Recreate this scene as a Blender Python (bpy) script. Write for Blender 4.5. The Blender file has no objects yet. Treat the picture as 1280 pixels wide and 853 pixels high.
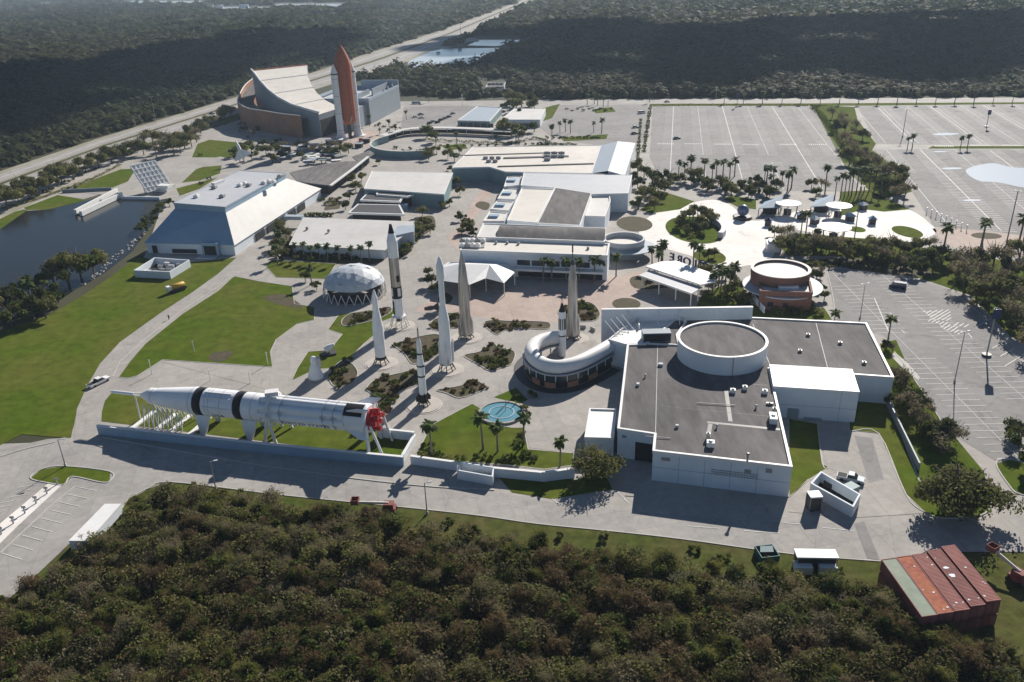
import bpy, bmesh, math, random
import numpy as np
from mathutils import Vector, Matrix
from math import radians as R, sin, cos, pi, sqrt, atan2
rnd = random.Random(7)
sc = bpy.context.scene
COL = sc.collection

# ---------------------------------------------------------------- camera, sky, sun, exposure
CAM_H, FPX = 100.0, 1040.0
PITCH, ROLL = math.atan2(471.5, FPX), R(2.0)
FW = Vector((0, cos(PITCH), -sin(PITCH)))
_r0 = Vector((1, 0, 0)); _u0 = _r0.cross(FW)
RT = cos(ROLL)*_r0 - sin(ROLL)*_u0
UP = sin(ROLL)*_r0 + cos(ROLL)*_u0
cd = bpy.data.cameras.new('camera'); cam = bpy.data.objects.new('camera', cd); COL.objects.link(cam)
cd.sensor_width = 36.0; cd.lens = 36.0*FPX/1280.0; cd.clip_start = 1.0; cd.clip_end = 60000.0
mrot = Matrix((RT, UP, -FW)).transposed()
cam.matrix_world = Matrix.Translation((0, 0, CAM_H)) @ mrot.to_4x4()
sc.camera = cam

SUN_EL, SUN_AZ = R(30.0), R(63.0)           # azimuth counted from +X
SUN = Vector((cos(SUN_EL)*cos(SUN_AZ), cos(SUN_EL)*sin(SUN_AZ), sin(SUN_EL)))
w = bpy.data.worlds.new('World'); sc.world = w; w.use_nodes = True
nt = w.node_tree; bg = nt.nodes['Background']
sky = nt.nodes.new('ShaderNodeTexSky'); sky.sky_type = 'NISHITA'; sky.sun_disc = False
sky.sun_elevation = SUN_EL; sky.sun_rotation = pi/2 - SUN_AZ
sky.air_density = 0.9; sky.dust_density = 0.2; sky.ozone_density = 3.0
nt.links.new(sky.outputs[0], bg.inputs[0]); bg.inputs[1].default_value = 0.05
sl = bpy.data.lights.new('sun', 'SUN'); sl.energy = 5.0; sl.angle = R(0.5); sl.color = (1.0, 0.94, 0.86)
so = bpy.data.objects.new('sun', sl); COL.objects.link(so); so.rotation_euler = SUN.to_track_quat('Z', 'Y').to_euler()
sc.view_settings.view_transform = 'Standard'; sc.view_settings.look = 'None'
sc.view_settings.exposure = 0.45; sc.view_settings.gamma = 1.0; sc.view_settings.use_curve_mapping = False
sc.render.engine = 'CYCLES'
sc.cycles.max_bounces = 5; sc.cycles.diffuse_bounces = 2; sc.cycles.volume_bounces = 0
sc.cycles.transparent_max_bounces = 4; sc.cycles.glossy_bounces = 2
sc.cycles.use_denoising = True

# ---------------------------------------------------------------- helpers
def G(x, y, z=0.0):                       # the ground point (at height z) seen at a pixel of the 1280-wide photo
    d = FW*FPX + RT*(x-640.0) - UP*(y-426.5)
    t = (z-CAM_H)/d.z
    return Vector((d.x*t, d.y*t, z))
def V(x, y, p, dirv):                     # the point of the upright plane through p along dirv seen at a pixel
    d = FW*FPX + RT*(x-640.0) - UP*(y-426.5)
    n = Vector((dirv.y, -dirv.x, 0))
    t = n.dot(p - Vector((0, 0, CAM_H)))/n.dot(d)
    return Vector((0, 0, CAM_H)) + d*t
def GP(px, z=0.0): return [G(a, b, z) for a, b in px]
E1 = Vector((cos(R(78.7)), sin(R(78.7)), 0)); E2 = Vector((E1.y, -E1.x, 0))
def area(p): return 0.5*sum(p[i].x*p[(i+1) % len(p)].y - p[(i+1) % len(p)].x*p[i].y for i in range(len(p)))
def ccw(p): return list(p) if area(p) > 0 else list(reversed(p))
def inset(p, d):                          # offsets a ccw polygon inwards
    n = len(p); out = []
    for i in range(n):
        a, b, c = p[i-1], p[i], p[(i+1) % n]
        u = (b-a).to_2d().normalized(); v = (c-b).to_2d().normalized()
        n1 = Vector((-u.y, u.x)); n2 = Vector((-v.y, v.x)); m = n1+n2
        k = d/max(0.35, 1+n1.dot(n2))
        out.append(Vector((b.x+m.x*k, b.y+m.y*k, b.z)))
    return out
def smooth(p, closed=True, k=5):          # Catmull-Rom through the points
    n = len(p); out = []
    rng = range(n) if closed else range(n-1)
    for i in rng:
        if closed: a, b, c, d = p[i-1], p[i], p[(i+1) % n], p[(i+2) % n]
        else: a, b, c, d = p[max(0, i-1)], p[i], p[i+1], p[min(n-1, i+2)]
        for j in range(k):
            t = j/k
            out.append(0.5*((2*b)+(c-a)*t+(2*a-5*b+4*c-d)*t*t+(3*b-a-3*c+d)*t**3))
    if not closed: out.append(p[-1])
    return out
def inside(poly, X, Y):
    res = np.zeros(X.shape, bool); n = len(poly); j = n-1
    for i in range(n):
        xi, yi, xj, yj = poly[i].x, poly[i].y, poly[j].x, poly[j].y
        if yi != yj:
            c = ((yi > Y) != (yj > Y)) & (X < (xj-xi)*(Y-yi)/(yj-yi)+xi)
            res ^= c
        j = i
    return res
def pin(poly, p): return bool(inside(poly, np.array([p.x]), np.array([p.y]))[0])

def tag(o, label=None, cat=None, group=None, kind=None):
    if label: o['label'] = label
    if cat: o['category'] = cat
    if group: o['group'] = group
    if kind: o['kind'] = kind
    return o
def thing(name, label, cat, loc=(0, 0, 0), group=None, rz=0.0):
    o = bpy.data.objects.new(name, None); COL.objects.link(o); o.location = loc; o.rotation_euler.z = rz
    o.empty_display_size = 0.5
    return tag(o, label, cat, group)
def abspos(o):
    p = Vector((0, 0, 0))
    while o is not None: p = p + Vector(o.location); o = o.parent
    return p

class MB:
    def __init__(s): s.v = []; s.f = []; s.m = []; s.sm = []
    def add(s, vs, fs, mi=0, sm=False):
        b = len(s.v); s.v += [tuple(q) for q in vs]
        for f in fs: s.f.append(tuple(b+i for i in f)); s.m.append(mi); s.sm.append(sm)
        return s
    def box(s, c, size, rz=0.0, mi=0):    # c = centre of the base
        c = Vector(c); x, y, z = size[0]/2, size[1]/2, size[2]; cr, sr = cos(rz), sin(rz)
        vs = [(c.x+a*cr-b*sr, c.y+a*sr+b*cr, c.z+h) for h in (0, z) for a, b in ((-x, -y), (x, -y), (x, y), (-x, y))]
        return s.add(vs, [(3, 2, 1, 0), (4, 5, 6, 7), (0, 1, 5, 4), (1, 2, 6, 5), (2, 3, 7, 6), (3, 0, 4, 7)], mi)
    def prism(s, poly, z0, z1, mi=0, top=True, bottom=False, sides=True, sm=False):
        p = ccw(poly); n = len(p)
        zt = z1 if isinstance(z1, (list, tuple)) else [z1]*n
        vs = [(q.x, q.y, z0) for q in p]+[(q.x, q.y, zt[i]) for i, q in enumerate(p)]
        fs = []
        if sides: s.add(vs, [(i, (i+1) % n, n+(i+1) % n, n+i) for i in range(n)], mi, sm)
        if top: s.add(vs[n:], [tuple(range(n))], mi)
        if bottom: s.add(vs[:n], [tuple(reversed(range(n)))], mi)
        return s
    def ring(s, outer, inner, z0, z1, mi=0):
        n = len(outer)
        vs = [(q.x, q.y, z0) for q in outer]+[(q.x, q.y, z1) for q in outer]+[(q.x, q.y, z1) for q in inner]+[(q.x, q.y, z0) for q in inner]
        fs = []
        for i in range(n):
            j = (i+1) % n
            fs += [(i, j, n+j, n+i), (n+i, n+j, 2*n+j, 2*n+i), (2*n+i, 2*n+j, 3*n+j, 3*n+i)]
        return s.add(vs, fs, mi)
    def tube(s, path, r, n=8, mi=0, cap=True, sm=True):
        path = [Vector(q) for q in path]; rr = r if isinstance(r, (list, tuple)) else [r]*len(path)
        vs = []; m = len(path)
        for i, q in enumerate(path):
            d = (path[min(m-1, i+1)]-path[max(0, i-1)]).normalized()
            a = d.cross(Vector((0, 0, 1)))
            if a.length < 1e-3: a = Vector((1, 0, 0))
            a.normalize(); b = d.cross(a)
            vs += [q+(a*cos(2*pi*k/n)+b*sin(2*pi*k/n))*rr[i] for k in range(n)]
        fs = [(i*n+k, (i+1)*n+k, (i+1)*n+(k+1) % n, i*n+(k+1) % n) for i in range(m-1) for k in range(n)]
        s.add(vs, fs, mi, sm)
        if cap: s.add(vs[:n], [tuple(range(n))], mi); s.add(vs[-n:], [tuple(reversed(range(n)))], mi)
        return s
    def lathe(s, prof, o, ax=(0, 0, 1), n=24, mi=0, sm=True):   # prof: (distance along axis, radius)
        o = Vector(o); ax = Vector(ax).normalized()
        return s.tube([o+ax*t for t, r in prof], [max(r, 0.004) for t, r in prof], n, mi, True, sm)
    def strip(s, path, wd, z0, z1, mi=0, closed=False):        # a wall or kerb along a path
        p = [Vector(q) for q in path]; m = len(p); l = []; r = []
        for i in range(m):
            a = p[i-1] if (i > 0 or closed) else p[i]; c = p[(i+1) % m] if (i < m-1 or closed) else p[i]
            d = (c-a).to_2d().normalized(); nn = Vector((-d.y, d.x, 0))*wd/2
            l.append(p[i]+nn); r.append(p[i]-nn)
        zz = z1 if isinstance(z1, (list, tuple)) else [z1]*m
        vs = []
        for i in range(m):
            vs += [(r[i].x, r[i].y, z0), (r[i].x, r[i].y, zz[i]), (l[i].x, l[i].y, zz[i]), (l[i].x, l[i].y, z0)]
        fs = []
        for i in range(m if closed else m-1):
            j = (i+1) % m
            for k in range(3): fs.append((4*i+k, 4*j+k, 4*j+k+1, 4*i+k+1))
        if not closed: fs += [(0, 1, 2, 3), (4*m-1, 4*m-2, 4*m-3, 4*m-4)]
        return s.add(vs, fs, mi)
    def build(s, name, mats, parent=None, label=None):
        o = abspos(parent) if parent is not None else Vector((0, 0, 0))
        me = bpy.data.meshes.new(name)
        me.from_pydata([(a-o.x, b-o.y, c-o.z) for a, b, c in s.v], [], s.f)
        if not isinstance(mats, (list, tuple)): mats = [mats]
        for q in mats: me.materials.append(q)
        me.polygons.foreach_set('material_index', s.m); me.polygons.foreach_set('use_smooth', s.sm)
        me.update()
        ob = bpy.data.objects.new(name, me); COL.objects.link(ob)
        if parent is not None: ob.parent = parent
        if label: ob['label'] = label
        return ob
def circle(c, rx, ry=None, n=40, rz=0.0):
    ry = ry or rx
    return [Vector((c.x+rx*cos(2*pi*k/n)*cos(rz)-ry*sin(2*pi*k/n)*sin(rz), c.y+rx*cos(2*pi*k/n)*sin(rz)+ry*sin(2*pi*k/n)*cos(rz), c.z)) for k in range(n)]
def copy_thing(o, loc, rz=None, scale=None, label=None, group=None):
    c = o.copy(); COL.objects.link(c); c.location = loc
    if rz is not None: c.rotation_euler.z = rz
    if scale is not None: c.scale = scale if isinstance(scale, (tuple, list)) else (scale,)*3
    if label: c['label'] = label
    if group: c['group'] = group
    for ch in list(o.children):
        d = ch.copy(); COL.objects.link(d); d.parent = c
        for g in list(ch.children):
            e = g.copy(); COL.objects.link(e); e.parent = d
    return c

# ---------------------------------------------------------------- materials
def mat(name, col, rough=0.8, var=0.15, scale=0.3, col2=None, scale2=None, amt2=0.5, metal=0.0, spec=0.3, bump=0.0, stretch=None, obj_random=0.0):
    m = bpy.data.materials.new(name); m.use_nodes = True; t = m.node_tree; b = t.nodes['Principled BSDF']
    b.inputs['Roughness'].default_value = rough; b.inputs['Metallic'].default_value = metal
    b.inputs['Specular IOR Level'].default_value = spec
    tc = t.nodes.new('ShaderNodeTexCoord'); src = tc.outputs['Object']
    if stretch:
        mp = t.nodes.new('ShaderNodeMapping'); mp.inputs['Scale'].default_value = stretch[:3]
        if len(stretch) > 3: mp.inputs['Rotation'].default_value = (0, 0, stretch[3])
        t.links.new(src, mp.inputs[0]); src = mp.outputs[0]
    def noise(s, det=4.0):
        n = t.nodes.new('ShaderNodeTexNoise'); n.inputs['Scale'].default_value = s; n.inputs['Detail'].default_value = det
        n.inputs['Roughness'].default_value = 0.62
        t.links.new(src, n.inputs['Vector']); return n
    n1 = noise(scale, 6.0)
    r = t.nodes.new('ShaderNodeMapRange'); r.inputs[1].default_value = 0.3; r.inputs[2].default_value = 0.7
    r.inputs[3].default_value = 1-var; r.inputs[4].default_value = 1+var
    t.links.new(n1.outputs[0], r.inputs[0])
    mx = t.nodes.new('ShaderNodeMix'); mx.data_type = 'RGBA'; mx.blend_type = 'MULTIPLY'; mx.inputs[0].default_value = 1.0
    mx.inputs[6].default_value = (*col, 1)
    t.links.new(r.outputs[0], mx.inputs[7])
    if col2 is not None:
        n2 = noise(scale2 or scale*0.2, 5.0)
        r2 = t.nodes.new('ShaderNodeMapRange'); r2.inputs[1].default_value = 0.5-0.12; r2.inputs[2].default_value = 0.5+0.18
        r2.inputs[3].default_value = 0; r2.inputs[4].default_value = amt2
        t.links.new(n2.outputs[0], r2.inputs[0])
        m2 = t.nodes.new('ShaderNodeMix'); m2.data_type = 'RGBA'
        m2.inputs[6].default_value = (*col, 1); m2.inputs[7].default_value = (*col2, 1)
        t.links.new(r2.outputs[0], m2.inputs[0]); t.links.new(m2.outputs[2], mx.inputs[6])
    out = mx.outputs[2]
    if obj_random:
        oi = t.nodes.new('ShaderNodeObjectInfo'); rr = t.nodes.new('ShaderNodeMapRange')
        rr.inputs[3].default_value = 1-obj_random; rr.inputs[4].default_value = 1+obj_random
        t.links.new(oi.outputs['Random'], rr.inputs[0])
        m3 = t.nodes.new('ShaderNodeMix'); m3.data_type = 'RGBA'; m3.blend_type = 'MULTIPLY'; m3.inputs[0].default_value = 1
        t.links.new(out, m3.inputs[6]); t.links.new(rr.outputs[0], m3.inputs[7]); out = m3.outputs[2]
    t.links.new(out, b.inputs['Base Color'])
    if bump:
        bp = t.nodes.new('ShaderNodeBump'); bp.inputs['Strength'].default_value = bump; bp.inputs['Distance'].default_value = 0.3
        n3 = noise(scale*4, 4); t.links.new(n3.outputs[0], bp.inputs['Height']); t.links.new(bp.outputs[0], b.inputs['Normal'])
    return m
def paving(m, slab=4.5, joint=0.72, rot=-11.3, streak=0.10):
    t = m.node_tree; b = t.nodes['Principled BSDF']; src = b.inputs['Base Color'].links[0].from_socket
    tc = t.nodes.new('ShaderNodeTexCoord'); mp = t.nodes.new('ShaderNodeMapping'); mp.inputs['Rotation'].default_value = (0, 0, R(rot))
    t.links.new(tc.outputs['Object'], mp.inputs[0])
    br = t.nodes.new('ShaderNodeTexBrick'); br.inputs['Scale'].default_value = 1.0; br.inputs['Brick Width'].default_value = slab; br.inputs['Row Height'].default_value = slab
    br.inputs['Mortar Size'].default_value = 0.06; br.inputs['Mortar Smooth'].default_value = 0.6; br.offset = 0.0; br.inputs['Bias'].default_value = 0.0
    br.inputs['Color1'].default_value = (.93, .93, .93, 1); br.inputs['Color2'].default_value = (1.05, 1.04, 1.03, 1); br.inputs['Mortar'].default_value = (joint, joint, joint, 1)
    t.links.new(mp.outputs[0], br.inputs[0])
    n = t.nodes.new('ShaderNodeTexNoise'); n.inputs['Scale'].default_value = 0.12; n.inputs['Detail'].default_value = 9; n.inputs['Roughness'].default_value = .7; n.inputs['Distortion'].default_value = 1.2
    t.links.new(tc.outputs['Object'], n.inputs['Vector'])
    r = t.nodes.new('ShaderNodeMapRange'); r.inputs[1].default_value = .56; r.inputs[2].default_value = .74; r.inputs[3].default_value = 1.0; r.inputs[4].default_value = 1-streak*3
    t.links.new(n.outputs[0], r.inputs[0])
    v = t.nodes.new('ShaderNodeTexVoronoi'); v.feature = 'DISTANCE_TO_EDGE'; v.inputs['Scale'].default_value = .09; t.links.new(tc.outputs['Object'], v.inputs['Vector'])
    rv = t.nodes.new('ShaderNodeMapRange'); rv.inputs[1].default_value = 0; rv.inputs[2].default_value = .012; rv.inputs[3].default_value = .86; rv.inputs[4].default_value = 1
    t.links.new(v.outputs['Distance'], rv.inputs[0])
    for fac in (br.outputs[0], r.outputs[0], rv.outputs[0]):
        mx = t.nodes.new('ShaderNodeMix'); mx.data_type = 'RGBA'; mx.blend_type = 'MULTIPLY'; mx.inputs[0].default_value = 1
        t.links.new(src, mx.inputs[6]); t.links.new(fac, mx.inputs[7]); src = mx.outputs[2]
    t.links.new(src, b.inputs['Base Color'])
def leafmat(name, cols, rough=0.75, spread=0.5):
    """leaf colour picked per leaf clump (attribute tint) and per object"""
    m = bpy.data.materials.new(name); m.use_nodes = True; t = m.node_tree; b = t.nodes['Principled BSDF']
    b.inputs['Roughness'].default_value = rough; b.inputs['Specular IOR Level'].default_value = 0.12
    at = t.nodes.new('ShaderNodeAttribute'); at.attribute_name = 'tint'
    oi = t.nodes.new('ShaderNodeObjectInfo')
    ma = t.nodes.new('ShaderNodeMath'); ma.operation = 'MULTIPLY_ADD'; ma.inputs[1].default_value = spread
    t.links.new(at.outputs['Fac'], ma.inputs[0])
    mb = t.nodes.new('ShaderNodeMath'); mb.operation = 'MULTIPLY'; mb.inputs[1].default_value = 1-spread
    t.links.new(oi.outputs['Random'], mb.inputs[0]); t.links.new(mb.outputs[0], ma.inputs[2])
    cr = t.nodes.new('ShaderNodeValToRGB'); cr.color_ramp.interpolation = 'LINEAR'
    e = cr.color_ramp.elements
    while len(e) < len(cols): e.new(0.5)
    for i, c in enumerate(cols): e[i].position = i/(len(cols)-1); e[i].color = (*c, 1)
    t.links.new(ma.outputs[0], cr.inputs[0]); t.links.new(cr.outputs[0], b.inputs['Base Color'])
    tr = t.nodes.new('ShaderNodeBsdfTranslucent'); t.links.new(cr.outputs[0], tr.inputs[0])
    ms = t.nodes.new('ShaderNodeMixShader'); ms.inputs[0].default_value = 0.45
    t.links.new(b.outputs[0], ms.inputs[1]); t.links.new(tr.outputs[0], ms.inputs[2])
    t.links.new(ms.outputs[0], t.nodes['Material Output'].inputs[0])
    return m
M = {}
M['ground'] = mat('ground_scrub', (0.045, 0.05, 0.022), 0.95, 0.3, 0.02, (0.07, 0.06, 0.035), 0.004, 0.7)
M['lawn'] = mat('lawn_grass', (0.076, 0.114, 0.011), 0.95, 0.26, 0.3, (0.118, 0.122, 0.026), 0.045, 0.9, spec=0.02)
M['rough_grass'] = mat('rough_grass', (0.07, 0.088, 0.02), 0.95, 0.35, 0.5, (0.11, 0.092, 0.04), 0.1, 0.8, spec=0.02)
M['concrete'] = mat('concrete_paving', (0.40, 0.375, 0.345), 0.85, 0.10, 0.5, (0.31, 0.29, 0.265), 0.05, 0.7)
M['concrete_road'] = mat('concrete_road', (0.38, 0.36, 0.335), 0.85, 0.12, 0.6, (0.28, 0.265, 0.25), 0.06, 0.75)
M['asphalt'] = mat('worn_asphalt', (0.28, 0.27, 0.26), 0.9, 0.12, 0.4, (0.21, 0.20, 0.195), 0.04, 0.8)
M['asphalt_dark'] = mat('asphalt_dark', (0.12, 0.117, 0.113), 0.9, 0.15, 0.5)
M['white_paving'] = mat('white_paving', (0.84, 0.80, 0.76), 0.8, 0.05, 0.4, (0.72, 0.67, 0.60), 0.06, 0.5)
M['pink_paver'] = mat('pink_pavers', (0.43, 0.33, 0.28), 0.85, 0.08, 1.2, (0.48, 0.40, 0.35), 0.06, 0.7)
M['soil'] = mat('mulch_soil', (0.085, 0.065, 0.038), 0.95, 0.35, 0.8, (0.055, 0.06, 0.022), 0.2, 0.7)
M['sand'] = mat('sandy_verge', (0.36, 0.33, 0.27), 0.9, 0.12, 0.1, (0.2, 0.2, 0.12), 0.02, 0.8)
M['line'] = mat('marking_paint', (0.68, 0.67, 0.64), 0.7, 0.2, 2.0)
M['kerb'] = mat('kerb_concrete', (0.50, 0.48, 0.44), 0.85, 0.1, 1.0)
M['white'] = mat('white_paint', (0.82, 0.81, 0.79), 0.5, 0.05, 0.4, (0.72, 0.71, 0.68), 0.08, 0.5)
M['white_wall'] = mat('white_wall', (0.74, 0.79, 0.83), 0.7, 0.05, 0.5, (0.64, 0.69, 0.73), 0.12, 0.6)
M['white_roof'] = mat('white_roof', (0.63, 0.615, 0.59), 0.65, 0.06, 0.25, (0.53, 0.505, 0.47), 0.09, 0.6)
M['cream_roof'] = mat('cream_roof', (0.69, 0.65, 0.585), 0.65, 0.07, 0.3, (0.55, 0.51, 0.45), 0.08, 0.6)
M['grey_roof'] = mat('light_grey_roof', (0.52, 0.53, 0.55), 0.6, 0.06, 0.3, (0.44, 0.46, 0.48), 0.07, 0.6)
M['blue_roof'] = mat('blue_grey_roof', (0.36, 0.42, 0.48), 0.55, 0.05, 0.3)
M['dark_roof'] = mat('dark_gravel_roof', (0.118, 0.111, 0.110), 0.92, 0.28, 0.5, (0.185, 0.172, 0.165), 0.06, 0.95, stretch=(1, .25, 1, R(11.3)))
M['dark_solar'] = mat('dark_roof_panel', (0.09, 0.085, 0.085), 0.5, 0.15, 0.4, stretch=(.2, 1, 1))
M['blue_slate'] = mat('blue_grey_cladding', (0.30, 0.42, 0.53), 0.6, 0.06, 0.3, (0.26, 0.37, 0.48), 0.1, 0.5)
M['grey_wall'] = mat('grey_cladding', (0.27, 0.31, 0.34), 0.6, 0.07, 0.2)
M['teal_wall'] = mat('teal_wall', (0.20, 0.29, 0.30), 0.6, 0.08, 0.2)
M['copper_wall'] = mat('copper_cladding', (0.40, 0.20, 0.12), 0.6, 0.15, 0.15, (0.30, 0.17, 0.12), 0.05, 0.8)
M['orange_foam'] = mat('orange_foam', (0.42, 0.125, 0.06), 0.8, 0.12, 0.25, (0.34, 0.10, 0.05), 0.06, 0.6)
M['brick'] = mat('red_brick', (0.23, 0.115, 0.085), 0.85, 0.12, 0.8, (0.17, 0.085, 0.06), 0.15, 0.6)
M['glass'] = mat('dark_glass', (0.03, 0.04, 0.05), 0.12, 0.1, 1.0, spec=0.6)
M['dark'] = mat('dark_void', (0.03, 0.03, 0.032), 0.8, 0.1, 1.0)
M['black'] = mat('black_paint', (0.018, 0.018, 0.02), 0.5, 0.1, 1.0)
M['steel'] = mat('polished_steel', (0.36, 0.345, 0.33), 0.34, 0.3, 0.6, (0.52, 0.50, 0.48), 0.25, 0.9, metal=0.7, stretch=(3, 3, .25))
M['metal'] = mat('grey_metal', (0.32, 0.32, 0.32), 0.5, 0.1, 1.0, metal=0.4)
M['dark_metal'] = mat('dark_metal', (0.07, 0.07, 0.07), 0.55, 0.1, 1.0, metal=0.3)
M['red'] = mat('red_paint', (0.45, 0.03, 0.035), 0.5, 0.1, 1.0)
M['yellow'] = mat('yellow_paint', (0.55, 0.33, 0.05), 0.5, 0.15, 1.0)
M['orange'] = mat('orange_paint', (0.42, 0.13, 0.06), 0.55, 0.2, 1.0)
M['blue'] = mat('blue_paint', (0.05, 0.08, 0.2), 0.45, 0.2, 0.8, (0.3, 0.32, 0.36), 0.5, 0.5)
M['navy'] = mat('navy_banner', (0.03, 0.045, 0.13), 0.6, 0.1, 1.0)
M['teal'] = mat('teal_tarp', (0.02, 0.13, 0.13), 0.6, 0.2, 1.0)
M['bark'] = mat('bark', (0.14, 0.11, 0.085), 0.95, 0.25, 1.5)
M['palm_bark'] = mat('palm_bark', (0.19, 0.16, 0.13), 0.95, 0.2, 2.0)
M['cloud'] = mat('cloud_white', (0.85, 0.85, 0.85), 1.0, 0.03, 0.01)
M['rust_orange'] = mat('rust_container', (0.38, 0.13, 0.055), 0.85, 0.3, 1.2, (0.30, 0.085, 0.06), 0.35, 1.0)
M['rust_red'] = mat('red_container', (0.30, 0.10, 0.085), 0.75, 0.12, 0.5, (0.36, 0.15, 0.12), 0.4, 0.6)
M['rust_and_shade'] = mat('dark_red_container', (0.23, 0.075, 0.065), 0.75, 0.14, 0.5, (0.30, 0.12, 0.10), 0.4, 0.6)  # dark red paint, also put on container sides as their shade
M['green_cont'] = mat('green_container', (0.20, 0.25, 0.19), 0.75, 0.12, 0.6, (0.27, 0.30, 0.22), 0.4, 0.7)
M['dome'] = mat('dome_panel', (0.60, 0.63, 0.66), 0.4, 0.08, 0.5, (0.48, 0.52, 0.56), 0.2, 0.6)
M['skin'] = mat('skin', (0.4, 0.25, 0.18), 0.7, 0.05, 4)
M['cloth_dark'] = mat('dark_clothing', (0.04, 0.045, 0.06), 0.9, 0.1, 3)
def water(name, col, rough, wave):
    m = bpy.data.materials.new(name); m.use_nodes = True; t = m.node_tree; b = t.nodes['Principled BSDF']
    b.inputs['Base Color'].default_value = (*col, 1); b.inputs['Roughness'].default_value = rough; b.inputs['IOR'].default_value = 1.33
    tc = t.nodes.new('ShaderNodeTexCoord'); n = t.nodes.new('ShaderNodeTexNoise'); n.inputs['Scale'].default_value = 0.5; n.inputs['Detail'].default_value = 5
    bp = t.nodes.new('ShaderNodeBump'); bp.inputs['Strength'].default_value = wave; bp.inputs['Distance'].default_value = 0.2
    t.links.new(tc.outputs['Object'], n.inputs['Vector']); t.links.new(n.outputs[0], bp.inputs['Height']); t.links.new(bp.outputs[0], b.inputs['Normal'])
    return m
M['pond'] = water('pond_water', (0.018, 0.021, 0.022), 0.14, 0.25)
M['pond'].node_tree.nodes['Principled BSDF'].inputs['Specular IOR Level'].default_value = 0.25
M['rocket_white'] = mat('rocket_white', (0.88, 0.89, 0.90), 0.35, 0.04, 0.6, (0.80, 0.81, 0.82), 0.2, 0.6, spec=0.5)
M['far_pond'] = water('sky_painted_water', (0.60, 0.63, 0.66), 0.15, 0.05)  # pale base colour stands in for the bright sky the water mirrors
M['fountain'] = water('fountain_water', (0.13, 0.30, 0.36), 0.15, 0.2)
for k_, a_ in (('concrete', (5.0, .80)), ('concrete_road', (6.5, .74)), ('asphalt', (30.0, .9, -11.3, .17)), ('white_paving', (6.0, .9)), ('pink_paver', (2.5, .85))): paving(M[k_], *a_)
M['pad'] = mat('pad_concrete', (0.50, 0.46, 0.41), 0.85, 0.08, 0.5, (0.42, 0.38, 0.33), 0.3, 0.6)
M['litter'] = mat('thicket_floor', (0.05, 0.042, 0.024), 0.95, 0.35, 0.8, (0.045, 0.055, 0.02), 0.15, 0.7)
M['leaf_green'] = leafmat('leaf_green', [(0.0274, 0.0403, 0.0078), (0.0652, 0.0869, 0.0156), (0.1053, 0.1325, 0.025), (0.1474, 0.1675, 0.0374)])
M['leaf_bright'] = leafmat('leaf_bright', [(0.035, 0.06, 0.014), (0.075, 0.11, 0.026), (0.125, 0.165, 0.04)])
M['leaf_olive'] = leafmat('leaf_olive', [(0.0874, 0.0907, 0.0307), (0.1602, 0.1644, 0.0491), (0.2475, 0.2324, 0.0716)])
M['leaf_brown'] = leafmat('leaf_brown', [(0.0708, 0.0515, 0.0263), (0.1265, 0.0906, 0.0456), (0.167, 0.1185, 0.0597), (0.1214, 0.1154, 0.0491)])
M['leaf_grey'] = leafmat('leaf_grey', [(0.12, 0.1027, 0.0588), (0.235, 0.2005, 0.1176), (0.175, 0.1566, 0.0756)])
M['leaf_far'] = leafmat('leaf_far', [(0.0225, 0.0325, 0.0125), (0.0438, 0.0562, 0.02), (0.075, 0.0825, 0.0275), (0.085, 0.078, 0.045), (0.0625, 0.075, 0.0225)], spread=1.0)
M['palm_leaf'] = leafmat('palm_leaf', [(0.044, 0.0721, 0.02), (0.0901, 0.1301, 0.0361), (0.1502, 0.1802, 0.0561)])

# ---------------------------------------------------------------- ground sheets
def sheet(name, px, z, m, sm=False, world=False, k=5):
    p = px if world else GP(px)
    if sm: p = smooth(p, True, k)
    p = ccw(p); mb = MB(); mb.add([(q.x, q.y, z) for q in p], [tuple(range(len(p)))])
    return tag(mb.build(name, M[m]), kind='structure')
mb = MB(); mb.add([(-15000, -3000, -.05), (15000, -3000, -.05), (15000, 24000, -.05), (-15000, 24000, -.05)], [(0, 1, 2, 3)])
tag(mb.build('ground', M['ground']), kind='structure')
# the paved base of the whole complex
sheet('pavement', [(88,552),(95,512),(112,470),(150,425),(215,380),(262,345),(180,322),(205,250),(150,236),(60,262),(-40,300),(-60,275),(60,230),(150,196),(300,150),(330,150),(500,127),(800,124),(1300,122),(1420,122),(1420,300),(1330,520),(1330,690),(1180,690),(1100,702),(990,693),(850,674),(760,664),(670,655),(600,645),(500,634),(350,619),(215,603),(185,611),(150,640),(95,672),(40,724),(-5,762),(-90,830),(-140,560)], 0.0, 'concrete')
sheet('service_road', [(-140,600),(0,562),(60,549),(122,545),(330,580),(510,604),(620,615),(720,634),(800,640),(950,652),(1100,655),(1215,650),(1330,640),(1330,690),(1180,690),(1100,701),(990,692),(850,673),(760,663),(670,654),(600,644),(500,633),(350,618),(215,602),(185,610),(150,639),(95,671),(40,723),(-5,761),(-90,829)], 0.02, 'concrete_road')
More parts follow.
